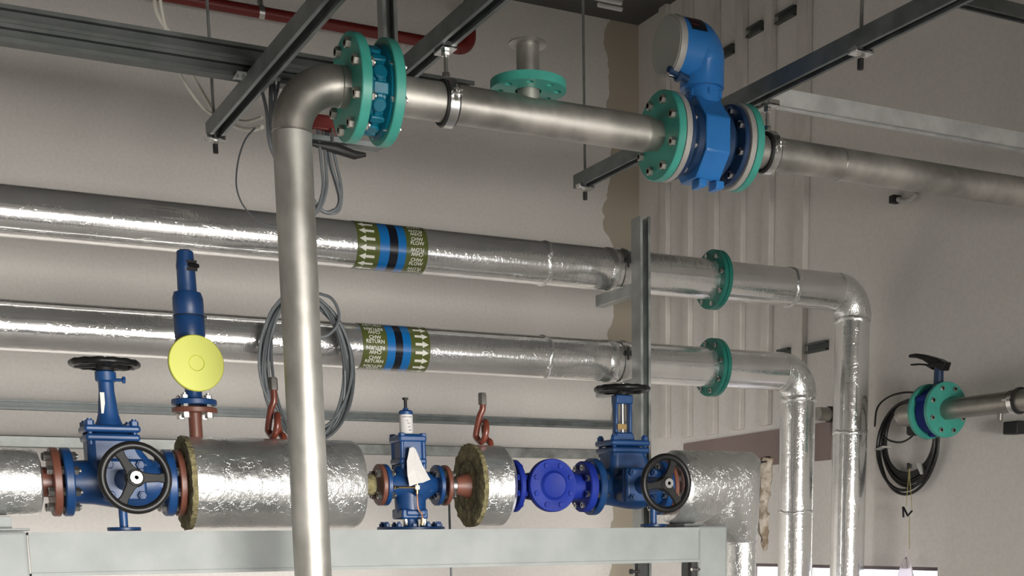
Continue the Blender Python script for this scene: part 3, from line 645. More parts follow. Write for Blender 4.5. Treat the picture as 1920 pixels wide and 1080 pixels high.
# post with bracket arms and band clamps
xp, yp = gx(1211, 4.11, 2.2), 4.11
T = Thing('strut_post', 'tall slotted galvanised post in front of the foil wrapped pipes', 'post', (xp, yp, 0))
zpt = gz(405, xp, yp)
T.part('channel', strut_mb((xp, yp, 0), (xp, yp, zpt), (0, -1, 0), 0.062), 'galv')
for z in (2.545, 2.226):
    zc = z - RI - 0.012
    T.part('bracket_arm', MB().box((xp, (yp + 0.062 + gy(1125, xp, zc)) / 2, zc - 0.022), (0.038, gy(1125, xp, zc) - yp - 0.060, 0.041)), 'galv', bevel=0.003)
def band_clamp(z, px, label):
    x = gx(px, YI, z)
    T = Thing('band_clamp', label, 'pipe clamp', (x, YI, z - RI - 0.03), 'steel band clamps on the foil wrapped pipes')
    r0 = RI + 0.002
    T.part('band', MB().lathe((x - 0.012, YI, z), XA, [(0, r0), (0, r0 + 0.003), (0.024, r0 + 0.003), (0.024, r0)], 48, True), 'zinc')
    T.part('buckle', MB().box((x, YI - r0 * 0.98, z + 0.022), (0.03, 0.014, 0.014)).cyl((x - 0.004, YI - r0 * 0.99 - 0.004, z - 0.002), (x - 0.004, YI - r0 * 0.99 - 0.004, z + 0.04), 0.004, seg=8), 'rubber', bevel=0.001)
    T.part('foot', MB().cyl((x, YI, z - r0 - 0.035), (x, YI, z - r0 + 0.002), 0.006, seg=10), 'zinc')
band_clamp(2.545, 1160, 'steel band clamp on the upper foil wrapped pipe, left of the post')
band_clamp(2.226, 1160, 'steel band clamp on the lower foil wrapped pipe, left of the post')

# ------------------------------------------------------------------ steel valve line
YV, ZV = 3.55, 1.742
gX = lambda px: gx(px, YV, ZV)
S = 0.000368 * YV      # metres per pixel at the left end of the line
RF = 0.083
# left foil stub
T = Thing('insulated_stub', 'crumpled foil wrapped pipe end entering at the left edge', 'pipe', (0.1, YV, ZV - 0.08))
xs0 = gX(76)
m = MB(); m.sweep([Vector((x, YV, ZV)) for x in (-1.6, -0.5, 0.0, 0.2, xs0 - 0.05, xs0 - 0.02, xs0 - 0.006, xs0)], [0.079, 0.079, 0.079, 0.079, 0.080, 0.079, 0.075, 0.055], 56)
T.part('jacket', m, 'foil_rough')
xb0, xb1 = gX(98), gX(106.5)
xc0, xc1 = gX(117), gX(130)
T.part('pipe_neck', MB().cyl((xs0 - 0.02, YV, ZV), (xb0 + 0.002, YV, ZV), 0.036, seg=32), 'primer', label='red-brown pipe neck')
f = T.part('flange', MB().disc(((xb0 + xb1) / 2, YV, ZV), XA, RF, xb1 - xb0 + 0.008, 0.002), 'primer', label='red-brown flange')
bolts(T, f, (0, YV, ZV), XA, 0.066, 8, 0.0115, xb0 - 0.004, xb1 + 0.003, 0.5, head=0.014)

def handwheel(T, c, d, r, spoke0, parent=None, rim=0.009, nspoke=3, lumps=0):
    d, u, v = frame(d); c = Vector(c)
    rimc = c + d * 0.012
    wh = T.part('handwheel', MB().torus(rimc, d, r - rim, rim, 56, 14, 0.10 if lumps else 0, lumps), 'black', parent, label='black handwheel rim')
    for k in range(nspoke):
        a = spoke0 + 2 * PI * k / nspoke; e = u * math.cos(a) + v * math.sin(a); s_ = d.cross(e)
        L_ = r - rim * 1.4
        m = MB(); A = [(0.010, 0.016), (L_ * 0.35, 0.011), (L_ * 0.75, 0.009), (L_, 0.013)]
        pr = [(a_, b_) for a_, b_ in A] + [(a_, -b_) for a_, b_ in A[::-1]]
        m.extrude(pr, c + d * 0.003, d, e, s_, 0.013)
        T.part('spoke', m, 'black_matte', wh, bevel=0.002)
    T.part('hub', MB().lathe(c - d * 0.004, d, [(0, 0), (0, 0.022), (0.016, 0.022), (0.022, 0.018), (0.022, 0)], 24), 'black_matte', wh)
    T.part('stem_nut', MB().lathe(c + d * 0.016, d, [(0, 0), (0, 0.0135), (0.013, 0.0135), (0.013, 0.005), (0.002, 0.005), (0.002, 0)], 24), 'zinc', wh, label='bright stem nut')
    return wh
def stop_valve(x0, x1, label, yoke, m_body, front_px, spoke0):
    """two-wheel stop valve between flange centres x0..x1 (outer faces)"""
    T = Thing('stop_valve', label, 'valve', ((x0 + x1) / 2, YV, ZV - 0.12), 'blue stop valves with two black handwheels')
    L = x1 - x0; xc = x0 + L * 0.46; ft = 0.022
    fl = T.part('flange', MB().disc((x0 + ft / 2, YV, ZV), XA, RF, ft, 0.003), m_body)
    fr = T.part('flange', MB().disc((x1 - ft / 2, YV, ZV), XA, RF, ft, 0.003), m_body)
    T.x0, T.x1 = x0, x1
    m = MB(); m.lathe((x0 + ft * 0.6, YV, ZV), XA, [(0, 0), (0, 0.056), (0.01, 0.052), (L * 0.22, 0.054), (L * 0.45, 0.064), (L * 0.62, 0.066), (L * 0.8, 0.056), (L - ft * 1.2 - 0.008, 0.054), (L - ft * 1.2, 0.056), (L - ft * 1.2, 0)], 36)
    # domed upper body rising to the bonnet, sloping away to the right
    zt = gz(800, xc, YV) if x0 < 1 else ZV + 0.119
    zt = ZV + 0.119
    pts = [(-0.060, -0.02), (-0.060, zt - ZV - 0.02), (-0.054, zt - ZV), (0.050, zt - ZV), (0.070, 0.075), (0.105, 0.030), (0.112, -0.02)]
    body = T.part('body', m, m_body)
    m2 = MB(); m2.extrude(pts, (xc, YV - 0.048, ZV), YA, XA, ZA, 0.096)
    T.part('bonnet_body', m2, m_body, bevel=0.018)
    bf = T.part('bonnet_flange', MB().box((xc, YV, zt + 0.008), (0.132, 0.110, 0.017)).box((xc, YV, zt - 0.013), (0.128, 0.110, 0.017)), m_body, bevel=0.006)
    for sx in (-1, 1):
        for sy in (-1, 1): T.part('bonnet_bolt', MB().cyl((xc + sx * 0.052, YV + sy * 0.042, zt - 0.03), (xc + sx * 0.052, YV + sy * 0.042, zt + 0.032), 0.006, seg=10).hexnut((xc + sx * 0.052, YV + sy * 0.042, zt + 0.016), ZA, 0.011, 0.012), m_body, bf)
    zy = zt + 0.016; zw = zy + 0.135
    if not yoke:
        T.part('yoke', MB().lathe((xc, YV, zy), ZA, [(0, 0), (0, 0.036), (0.014, 0.029), (0.03, 0.0245), (0.085, 0.0185), (0.105, 0.0185), (0.110, 0.025), (0.130, 0.025), (0.134, 0.019), (0.134, 0)], 28), m_body)
        T.part('lock_screw', MB().cyl((xc + 0.02, YV - 0.008, zy + 0.112), (xc + 0.040, YV - 0.012, zy + 0.112), 0.004, seg=8).hexnut((xc + 0.037, YV - 0.012, zy + 0.112), XA, 0.009, 0.007), m_body)
        T.part('tag', MB().box((xc - 0.014, YV - 0.019, zy + 0.055), (0.010, 0.002, 0.05)), 'grey_ring', label='small pale tag on the stem housing')
    else:
        m = MB()
        for s in (-1, 1): m.box((xc + s * 0.024, YV, zy + 0.067), (0.011, 0.022, 0.09))
        m.box((xc, YV, zy + 0.012), (0.07, 0.035, 0.024), taper=(0.8, 1)); m.box((xc, YV, zy + 0.120), (0.058, 0.034, 0.026))
        T.part('yoke', m, m_body, bevel=0.004)
        T.part('stem', MB().cyl((xc, YV, zy + 0.02), (xc, YV, zy + 0.12), 0.007, seg=14), 'zinc', label='bright threaded stem')
        T.part('tag', MB().box((xc - 0.012, YV - 0.02, zy + 0.04), (0.030, 0.002, 0.016)), 'brass', label='small metal tag')
    T.part('stem_boss', MB().cyl((xc, YV, zw - 0.01), (xc, YV, zw + 0.006), 0.014, seg=16), 'black')
    handwheel(T, (xc, YV, zw + 0.003), ZA, 0.084, 0.4, rim=0.0085, nspoke=3, lumps=14)
    # side valve towards the viewer
    yw = 3.28; xw = gx(front_px, yw, ZV); 
    T.part('side_boss', MB().cyl((xw, YV - 0.03, ZV), (xw, YV - 0.115, ZV), 0.046, 0.040, seg=28), m_body)
    sf = T.part('side_flange', MB().box((xw, YV - 0.122, ZV), (0.100, 0.016, 0.100)).box((xw, YV - 0.140, ZV), (0.100, 0.016, 0.100)), m_body, bevel=0.007)
    for sx in (-1, 1):
        for sy in (-1, 1): T.part('side_bolt', MB().hexnut((xw + sx * 0.036, YV - 0.148, ZV + sy * 0.036), -YA, 0.011, 0.011).cyl((xw + sx * 0.036, YV - 0.15, ZV + sy * 0.036), (xw + sx * 0.036, YV - 0.166, ZV + sy * 0.036), 0.006, seg=10), m_body, sf)
    T.part('side_bonnet', MB().cyl((xw, YV - 0.145, ZV), (xw, yw + 0.01, ZV), 0.026, 0.018, seg=24), m_body)
    handwheel(T, (xw, yw, ZV), -YA, 0.083, spoke0, rim=0.0095)
    # drain stub below
    xd = gx(front_px - 20, YV - 0.06, ZV - 0.1)
    T.part('drain_stub', MB().cyl((xd, YV - 0.06, ZV - 0.05), (xd, YV - 0.06, ZV - 0.112), 0.0105, seg=18), m_body)
    T.part('drain_flange', MB().disc((xd, YV - 0.06, ZV - 0.115), ZA, 0.040, 0.009), m_body)
    return T, fl, fr
xs_l, xe_l = xc0 - 0.002, gX(322)
VT, fl, fr = stop_valve(xs_l, xe_l, 'blue two-wheel stop valve at the left end of the line', False, 'blue', 252, PI)
bolts(VT, fl, (0, YV, ZV), XA, 0.066, 8, 0.0115, VT.x0 + 0.0, VT.x0 + 0.022, 0.5, head=0.012)
bolts(VT, fr, (0, YV, ZV), XA, 0.066, 8, 0.0115, VT.x1 - 0.022, VT.x1 - 0.001, 0.5, head=0.012)

def wool_face(T, x, r, rin, d=-1, label='olive mineral wool end'):
    m = MB(); seg = 72; rows = []
    for rr in [rin + (r - rin) * k / 6 for k in range(7)]:
        rows.append([m.bm.verts.new((x + d * (0.004 * rng.random() + (0.002 if rr < r * 0.98 else 0)), YV + (rr + rng.uniform(-1, 1) * 0.0022) * math.cos(t), ZV + (rr + rng.uniform(-1, 1) * 0.0022) * math.sin(t))) for t in [2 * PI * k / seg for k in range(seg)]])
    rows.append([m.bm.verts.new((x - d * 0.012, YV + (r * 0.99) * math.cos(t), ZV + (r * 0.99) * math.sin(t))) for t in [2 * PI * k / seg for k in range(seg)]])
    rows.insert(0, [m.bm.verts.new((x - d * 0.03, YV + rin * math.cos(t), ZV + rin * math.sin(t))) for t in [2 * PI * k / seg for k in range(seg)]])
    for A, B in zip(rows, rows[1:]):
        for k in range(seg): m.face([A[k], B[k], B[(k + 1) % seg], A[(k + 1) % seg]])
    return T.part('wool_end', m, 'wool', label=label)
# fat insulated spool
RFAT = 0.116
xa, xb = gX(344), gX(662)
T = Thing('insulated_spool', 'fat foil wrapped spool with a mineral wool end, behind the stainless riser', 'pipe', ((xa + xb) / 2, YV, ZV - RFAT))
T.part('jacket', MB().lathe((xa + 0.005, YV, ZV), XA, [(0, 0), (0, RFAT), (xb - xa - 0.012, RFAT), (xb - xa, RFAT - 0.006), (xb - xa, 0)], 72), 'foil_rough')
wool_face(T, xa, RFAT + 0.002, 0.04)
xk = gX(326)
f = T.part('flange', MB().disc((xk + 0.010, YV, ZV), XA, RF, 0.016, 0.002), 'primer', label='red-brown flange')
bolts(T, f, (0, YV, ZV), XA, 0.066, 8, 0.010, xk + 0.003, xk + 0.018, 0.5)
T.part('pipe_neck', MB().cyl((xk + 0.01, YV, ZV), (xa + 0.03, YV, ZV), 0.036, seg=28), 'primer', label='red-brown neck')
# safety valve
xsv = gx(364, YV, ZV + 0.2)
zfl = gz(770, xsv, YV)
T.part('branch_pipe', MB().cyl((xsv, YV, ZV + RFAT - 0.01), (xsv, YV, zfl), 0.0165, seg=24), 'primer', label='red-brown branch pipe')
f = T.part('branch_flange', MB().disc((xsv, YV, zfl), ZA, 0.056, 0.013, 0.002), 'primer', label='red-brown branch flange')
bolts(T, f, (xsv, YV, 0), ZA, 0.041, 4, 0.011, zfl - 0.007, zfl + 0.002, 0.5, head=0.014)
T.part('pipe_neck', MB().cyl((xb - 0.02, YV, ZV), (gX(700), YV, ZV), 0.028, seg=28), 'wool')
zs = lambda py: gz(py, xsv, YV)
T = Thing('safety_valve', 'slim blue safety valve with a big round yellow cap over its outlet', 'valve', (xsv, YV, zs(762)))
f = T.part('inlet_flange', MB().disc((xsv, YV, zs(755)), ZA, 0.056, 0.014, 0.002), 'blue')
bolts(T, f, (xsv, YV, 0), ZA, 0.041, 4, 0.010, zs(755) - 0.006, zs(755) + 0.007, 0.5, head=0.010)
z0 = zs(752)
prof = [(zs(752), 0.024), (zs(742), 0.021), (zs(715), 0.021), (zs(700), 0.032), (zs(680), 0.040), (zs(650), 0.042), (zs(638), 0.036), (zs(632), 0.0375), (zs(595), 0.0375), (zs(593), 0.0358), (zs(591), 0.0375), (zs(560), 0.0375), (zs(549), 0.033), (zs(547), 0.0235), (zs(508), 0.0225), (zs(505), 0.0235), (zs(500), 0.0235), (zs(485), 0.021), (zs(472), 0.020), (zs(469), 0.014), (zs(469), 0.0)]
T.part('body', MB().lathe((xsv, YV, 0), ZA, [(zs(752), 0)] + prof, 32), 'blue')
T.part('seal_wire', MB().torus((xsv, YV, zs(593)), ZA, 0.0377, 0.0012, 36, 6).box((xsv + 0.038, YV - 0.01, zs(594)), (0.008, 0.006, 0.006)), 'rubber')
T.part('cap_pin', MB().cyl((xsv + 0.002, YV - 0.032, zs(500)), (xsv + 0.026, YV - 0.02, zs(500)), 0.0055, seg=10).box((xsv + 0.010, YV - 0.022, zs(493)), (0.024, 0.01, 0.006)), 'black')
T.part('lifting_notch', MB().box((xsv + 0.01, YV - 0.0225, zs(507)), (0.026, 0.006, 0.008)), 'black')
po = at(368, 681, Y=3.43)
T.part('outlet', MB().cyl((xsv, YV, zs(680)), (po.x, 3.44, po.z), 0.034, 0.040, seg=28), 'blue')
T.part('outlet_flange', MB().disc((po.x, 3.435, po.z), YA, 0.064, 0.014, 0.002), 'blue')
T.part('yellow_cap', MB().lathe((po.x, 3.436, po.z), -YA, [(0, 0), (-0.004, 0.0665), (0.008, 0.0670), (0.0105, 0.065), (0.0105, 0.019), (0.009, 0.017), (0.009, 0)], 56), 'yellow', label='round yellow plastic cap')
T.part('name_tag', MB().box((xsv - 0.022, YV - 0.03, zs(720)), (0.022, 0.002, 0.026)), 'cyan_tag', label='pale cyan tag')

# pigtail siphons
def siphon(label, px, rcoil, ztop_px, lx=0.0):
    x = gx(px, YV, ZV + 0.15); zb = ZV + RFAT - 0.006; zt = gz(ztop_px, x, YV)
    T = Thing('pigtail_siphon', label, 'siphon tube', (x, YV, zb), 'red-brown pigtail siphons')
    r = 0.0088; R_ = 0.026; zc = zb + R_ + 0.012
    R_ = 0.022; zc = zb + 0.040; N = 26
    pts = [Vector((x + 0.018, YV - 0.012, zb - 0.01))]
    for k in range(N + 1):       # one and a quarter turns, seen edge on
        t = -PI / 2 + 2.5 * PI * k / N
        pts.append(Vector((x + 0.021 - 0.036 * k / N, YV + R_ * math.cos(t), zc + R_ * 1.25 * math.sin(t))))
    pts = pts[:-1] + [Vector((x - 0.008, YV + 0.006, zc + 0.040)), Vector((x, YV, zc + 0.062)), Vector((x, YV, zt - 0.02))]
    T.part('tube', MB().sweep(smoothpath(pts, 3), r, 14), 'primer_gloss')
    T.part('socket_nut', MB().hexnut((x, YV, zt - 0.030), ZA, 0.0125, 0.032), 'hexgrey', label='dark grey hexagonal socket')
siphon('red-brown pigtail siphon beside the stainless riser, on the fat spool', 516, 0.03, 709)
siphon('red-brown pigtail siphon on the short insulated collar', 906, 0.03, 738)

# pressure reducing valve
xq0, xq1 = gX(708), gX(725)
zV2 = ZV - 0.006
xpv = gX(768)
T = Thing('reducing_valve', 'blue pressure reducing valve with a white label neck and a white paper tag', 'valve', (xpv, YV, zV2 - 0.10))
bft = 0.013
for xx, mm, lab in ((xq0 + 0.006, 'primer', 'red-brown flange, left'), (xq1 - 0.006, 'blue', None), (gX(819) , 'blue', None), (gX(831) + 0.004, 'primer', 'red-brown flange, right')):
    f = T.part('flange', MB().disc((xx, YV, ZV), XA, 0.056, bft, 0.002), mm, label=lab)
    if mm == 'primer': bolts(T, f, (0, YV, ZV), XA, 0.041, 4, 0.0105, xx - 0.007, xx + 0.005, 0.5, head=0.011)
    else: bolts(T, f, (0, YV, ZV), XA, 0.041, 4, 0.0105, xx - 0.006, xx + 0.007, 0.5, head=0.010)
xL, xR_ = xq1, gX(817)
T.part('body', MB().lathe((xL, YV, ZV), XA, [(0, 0), (0, 0.030), (0.010, 0.026), ((xpv - xL) * 0.6, 0.040), (xpv - xL, 0.054), ((xpv - xL) + 0.03, 0.050), (xR_ - xL - 0.018, 0.032), (xR_ - xL - 0.006, 0.027), (xR_ - xL, 0.032), (xR_ - xL, 0)], 36).cyl((xpv, YV, ZV - 0.075), (xpv, YV, ZV + 0.05), 0.043, seg=32), 'blue')
zz = lambda py: gz(py, xpv, YV)
T.part('spring_box', MB().box((xpv - 0.003, YV, (zz(815) + zz(878)) / 2), (0.060, 0.082, zz(815) - zz(878))), 'blue', bevel=0.006)
T.part('top_plate', MB().box((xpv - 0.001, YV, zz(824)), (0.080, 0.088, 0.020)).box((xpv - 0.001, YV, zz(866)), (0.078, 0.086, 0.018)), 'blue', bevel=0.006)
for sx in (-1, 1):
    for sy in (-1, 1): T.part('corner_bolt', MB().cyl((xpv + sx * 0.031, YV + sy * 0.034, zz(880)), (xpv + sx * 0.031, YV + sy * 0.034, zz(818)), 0.0065, seg=12).hexnut((xpv + sx * 0.031, YV + sy * 0.034, zz(822)), ZA, 0.010, 0.012), 'blue')
T.part('label_neck', MB().cyl((xpv - 0.004, YV, zz(817)), (xpv - 0.004, YV, zz(777)), 0.0185, seg=28), 'white', label='neck wrapped in a white printed label')
m = MB()
for py, a0, a1 in ((783, -0.9, 0.8), (790, -0.3, 0.0), (795, -0.2, 0.2), (802, -0.1, 0.3), (808, 0.0, 0.5)):
    for k in range(6):
        b0, b1 = a0 + (a1 - a0) * k / 6, a0 + (a1 - a0) * (k + 0.8) / 6
        v = [m.bm.verts.new((xpv - 0.004 + 0.0188 * math.sin(b), YV - 0.0188 * math.cos(b), z)) for b, z in ((b0, zz(py)), (b1, zz(py)), (b1, zz(py) + 0.0016), (b0, zz(py) + 0.0016))]; m.face(v)
T.part('print_lines', m, 'lblack', label='dark print on the white label')
T.part('neck_cap', MB().lathe((xpv - 0.004, YV, zz(778)), ZA, [(0, 0), (0, 0.0195), (0.008, 0.0195), (0.012, 0.015), (0.013, 0.008), (0.018, 0.007), (0.018, 0)], 24), 'blue')
T.part('adjusting_screw', MB().cyl((xpv - 0.004, YV, zz(770)), (xpv - 0.004, YV, zz(748)), 0.0045, seg=12).hexnut((xpv - 0.004, YV, zz(750)), ZA, 0.009, 0.006), 'black', label='black adjusting screw')
T.part('lower_block', MB().box((xpv - 0.002, YV, zz(964)), (0.076, 0.084, 0.028)).box((xpv, YV - 0.040, zz(962)), (0.058, 0.012, 0.018)), 'blue', bevel=0.005)
T.part('neck', MB().cyl((xpv, YV, zz(990)), (xpv, YV, zz(968)), 0.022, 0.020, seg=24), 'blue')
bf = T.part('base_flange', MB().disc((xpv, YV, zz(992)), ZA, 0.094, 0.012, 0.002), 'blue')
for k in range(12):
    a = 2 * PI * (k + 0.5) / 12; c_ = Vector((xpv + 0.080 * math.cos(a), YV + 0.080 * math.sin(a), zz(992) + 0.006)); T.part('base_bolt', MB().hexnut(c_, ZA, 0.0085, 0.009).cyl(c_, c_ + Vector((0, 0, 0.014)), 0.0045, seg=8), 'blue', bf)
for sx in (-1, 1): T.part('block_bolt', MB().cyl((xpv + sx * 0.028, YV - 0.03, zz(985)), (xpv + sx * 0.028, YV - 0.03, zz(972)), 0.007, seg=10), 'zinc')
yb = YV - 0.062
bt = [at(741, 914, Y=yb + 0.02), at(748, 914, Y=yb), at(778, 914, Y=yb)]
T.part('brass_tube', MB().sweep(bt, 0.0026, 8).ball(bt[0], 0.0055, 12), 'brass', label='short brass tube across the front')
T.part('tee', MB().box(at(782, 914, Y=yb), (0.012, 0.008, 0.010)).cyl(at(782, 902, Y=yb), at(782, 926, Y=yb), 0.0045, seg=12), 'brass', label='brass tee')
T.part('copper_tube', MB().sweep(smoothpath([at(777, 844, Y=yb + 0.0), at(778, 872, Y=yb), at(780, 900, Y=yb)], 6), 0.0022, 8).sweep(smoothpath([at(782, 924, Y=yb), at(783, 942, Y=yb), at(785, 955, Y=yb), at(791, 963, Y=yb), at(792, 975, Y=yb), at(792, 984, Y=yb + .01)], 6), 0.0026, 8), 'copper', label='thin copper sensing tube')
T.part('tube_end', MB().cyl(at(792, 972, Y=yb), at(792, 985, Y=yb), 0.0055, seg=10), 'brass')
# paper tag: folded sheet with thickness
m = MB(); outl = [(768, 840), (775, 838), (780, 843), (792, 872), (807, 899), (793, 905), (785, 906), (768, 912), (764, 890), (763, 865)]
depth = [0.0, 0.004, 0.0, 0.006, 0.012, 0.004, -0.002, 0.006, 0.0, 0.002]
Pf = [at(x, y, Y=yb - 0.008 + dd) for (x, y), dd in zip(outl, depth)]; ctr = at(778, 880, Y=yb - 0.014)
for off in (0, 0.0012):
    V = [m.bm.verts.new(p + Vector((0, off, 0))) for p in Pf]; c_ = m.bm.verts.new(ctr + Vector((0, off, 0)))
    for k in range(len(V)): m.face([V[k], V[(k + 1) % len(V)], c_])
single('paper_tag', m, 'white', 'crumpled white paper tag hanging on the front of the reducing valve', 'tag', smooth=False)
# short insulated collar with cone
xd0, xd1 = gX(879), gX(944)
T = Thing('insulated_collar', 'short foil wrapped collar with a wide mineral wool face and brown reducer', 'pipe', ((xd0 + xd1) / 2, YV, ZV - RFAT))
T.part('jacket', MB().lathe((xd0 + 0.004, YV, ZV), XA, [(0, 0), (0, RFAT - 0.003), (xd1 - xd0 - 0.020, RFAT - 0.003), (xd1 - xd0 - 0.006, RFAT - 0.016), (xd1 - xd0 - 0.004, 0)], 72), 'foil_rough')
wool_face(T, xd0, RFAT, 0.033)
T.part('wool_liner', MB().torus((xd0 - 0.005, YV, ZV), XA, 0.070, 0.0012, 60, 6), 'rubber', label='dark joint line in the wool face')
T.part('reducer', MB().lathe((gX(831) + 0.008, YV, ZV), XA, [(0, 0), (0, 0.022), (0.03, 0.023), (xd0 - gX(831) - 0.01, 0.037), (xd0 - gX(831) + 0.02, 0.037), (xd0 - gX(831) + 0.02, 0)], 32), 'primer', label='red-brown reducer cone')
T.part('union_nut', MB().lathe((gX(831) + 0.012, YV, ZV), XA, [(0, 0), (0, 0.034), (0.006, 0.034), (0.010, 0.028), (0.020, 0.028), (0.024, 0.024), (0.024, 0)], 24), 'zinc', label='bright collar')
T.part('flange', MB().disc((xd1 + 0.004, YV, ZV), XA, 0.066, 0.014, 0.002), 'primer', label='red-brown flange')
# y strainer with round cover
xe0_, xe1_ = gX(958), gX(1103)
T = Thing('strainer', 'royal blue strainer with a big round bolted cover facing the viewer', 'strainer', ((xe0_ + xe1_) / 2, YV, ZV - 0.08))
fa = T.part('flange', MB().disc((xe0_ + 0.008, YV, ZV), XA, 0.074, 0.016, 0.003), 'royal')
fb = T.part('flange', MB().disc((xe1_ - 0.014, YV, ZV), XA, 0.074, 0.026, 0.003), 'royal')
bolts(T, fa, (0, YV, ZV), XA, 0.058, 8, 0.009, xe0_ + 0.001, xe0_ + 0.016, 0.5, mt='royal')
bolts(T, fb, (0, YV, ZV), XA, 0.058, 8, 0.0095, xe1_ - 0.027, xe1_ - 0.002, 0.5)
T.part('body', MB().lathe((xe0_ + 0.01, YV, ZV), XA, [(0, 0), (0, 0.040), (0.02, 0.034), ((xe1_ - xe0_) * 0.5, 0.052), (xe1_ - xe0_ - 0.04, 0.036), (xe1_ - xe0_ - 0.02, 0.040), (xe1_ - xe0_ - 0.02, 0)], 32), 'royal')
xw_ = gx(1036, YV - 0.075, ZV)
T.part('cover_neck', MB().cyl((xw_, YV, ZV), (xw_, YV - 0.062, ZV), 0.044, 0.050, seg=32), 'royal')
cv = T.part('cover', MB().lathe((xw_, YV - 0.058, ZV), -YA, [(0, 0), (0, 0.073), (0.003, 0.075), (0.021, 0.075), (0.024, 0.073), (0.024, 0.043), (0.026, 0.040), (0.032, 0.037), (0.034, 0.034), (0.031, 0.020), (0.031, 0)], 56), 'royal')
for k in range(8):
    a = 2 * PI * (k + 0.5) / 8; T.part('cover_bolt', MB().hexnut((xw_ + 0.059 * math.cos(a), YV - 0.082, ZV + 0.059 * math.sin(a)), -YA, 0.008, 0.005), 'royal', cv)
# right stop valve
VT2, fl2, fr2 = stop_valve(gX(1104), gX(1104) + (xe_l - xs_l) - 0.01, 'dark blue two-wheel stop valve in front of the galvanised post', True, 'blue', 1245, PI + 0.9)
bolts(VT2, fl2, (0, YV, ZV), XA, 0.066, 8, 0.010, VT2.x0 + 0.001, VT2.x0 + 0.022, 0.5)
bolts(VT2, fr2, (0, YV, ZV), XA, 0.066, 8, 0.010, VT2.x1 - 0.022, VT2.x1 + 0.012, 0.5)
# right insulated elbow going down
xi0 = VT2.x1 + 0.012; xdn = gX(1391)
T = Thing('insulated_elbow', 'foil wrapped elbow turning down beside the right end of the beam', 'pipe', (xdn, YV, 0))
T.part('flange', MB().disc((xi0 - 0.004, YV, ZV), XA, RF, 0.014, 0.002), 'primer', label='red-brown flange')
rr2 = 0.112
Xo = xdn + 0.049
def lring(f, seg=56): return [m.bm.verts.new(f(math.cos(2 * PI * k / seg), math.sin(2 * PI * k / seg))) for k in range(seg)]
m = MB(); rl = []
for x_, r_ in ((xi0 + 0.01, 0.0), (xi0 + 0.01, 0.100), (xi0 + 0.03, rr2), ((xi0 + Xo) / 2 - 0.13, rr2)):
    rl.append(lring(lambda c_, s_: Vector((x_, YV + r_ * c_, ZV + r_ * s_))))
for rr_, q_, d_ in ((rr2, 0.9, 0.0), (rr2 * 0.97, 1.0, 0.004)):      # mitre rings, slanting from the outer top to the inner bottom
    rl.append(lring(lambda c_, s_: Vector((Xo - rr_ * 1.02 + rr_ * s_ * q_ - (0.008 if q_ < 1 else 0), YV + rr_ * c_, ZV + rr_ * s_ - (0.012 * max(s_, 0) if q_ == 1 else 0)))))
for z_, r_ in ((-0.105, 0.088), (-0.135, 0.066), (-0.17, 0.048)):
    rl.append(lring(lambda c_, s_: Vector((Xo - r_ * 1.02 + r_ * s_, YV + r_ * c_, ZV + z_ + 0.02 * s_ * (r_ - 0.048) / 0.04))))
for A, B in zip(rl, rl[1:]):
    for k in range(56): m.face([A[k], A[(k + 1) % 56], B[(k + 1) % 56], B[k]])
T.part('elbow_jacket', m, 'foil_rough')
T.part('riser_jacket', MB().cyl((xdn, YV, 0), (xdn, YV, ZV - 0.16), 0.047, seg=48), 'foil_rough')
T.part('tape_seam', wavy_ring(MB(), (xdn, YV, ZV - 0.165), ZA, 0.047, 0.008, 0.0015), 'foil_rough')

# ------------------------------------------------------------------ skid frame: beam, posts, packers
YB = 3.38; zb1, zb0 = 1.620, 1.518
xb_l, xb_r = gx(56, YB, 1.57), gx(1310, YB, 1.57)
def u_beam(x0, x1):
    t = 0.006; h = zb1 - zb0; dpt = 0.045; lip = 0.007
    pr = [(0, 0), (dpt, 0), (dpt, t), (t, t), (t, h - t), (dpt, h - t), (dpt, h), (0, h)]
    return MB().extrude(pr, (x0, YB, zb0), XA, YA, ZA, x1 - x0).box(((x0 + x1) / 2, YB - 0.002, zb1 - 0.004), (x1 - x0, 0.007, 0.008)).box(((x0 + x1) / 2, YB - 0.002, zb0 + 0.004), (x1 - x0, 0.007, 0.008))
single('steel_beam', u_beam(xb_l, xb_r), 'beam', 'long pale grey steel beam running under the valve line', 'beam')
def post(x, wd, label, top):
    return single('steel_post', MB().box((x, YB + wd / 2, top / 2), (wd, wd, top)), 'beam', label, 'post', group='grey posts of the skid frame', bevel=0.008)
wdp = gx(1364, YB, 1.57) - xb_r
post(xb_r + wdp / 2 + 0.001, wdp, 'square grey steel post at the right end of the beam', zb1 + 0.004)
post(xb_l - wdp / 2 - 0.003, wdp, 'square grey steel post at the left end of the beam', zb1 + 0.002)
pk = at(10, 985, Y=3.45)
single('support_bracket', MB().box((pk.x - 0.09, 3.52, (zb1 + ZV - 0.079) / 2 - 0.003 + 0.004), (0.21, 0.12, ZV - 0.079 - zb1 - 0.012)).box((pk.x - 0.07, 3.50, zb1 + 0.007), (0.24, 0.16, 0.006)), 'beam', 'pale grey saddle bracket under the crumpled foil stub at lower left', 'bracket', bevel=0.002)
pk = at(1292, 984, Y=3.50)
single('support_packer', MB().box((pk.x, 3.52, (zb1 + ZV - rr2) / 2), (0.07, 0.10, ZV - rr2 - zb1 + 0.004)), 'beam', 'small grey packer plate under the foil elbow, on the beam end', 'bracket', bevel=0.002)
pk = at(1252, 984, Y=3.50)
single('support_packer', MB().box((pk.x, 3.53, (zb1 + ZV - rr2) / 2), (0.055, 0.08, ZV - rr2 - zb1 + 0.002)), 'rubber', 'small black packer block under the left end of the foil elbow', 'bracket', bevel=0.002)
pb_ = at(1299, 1072, Y=3.40)
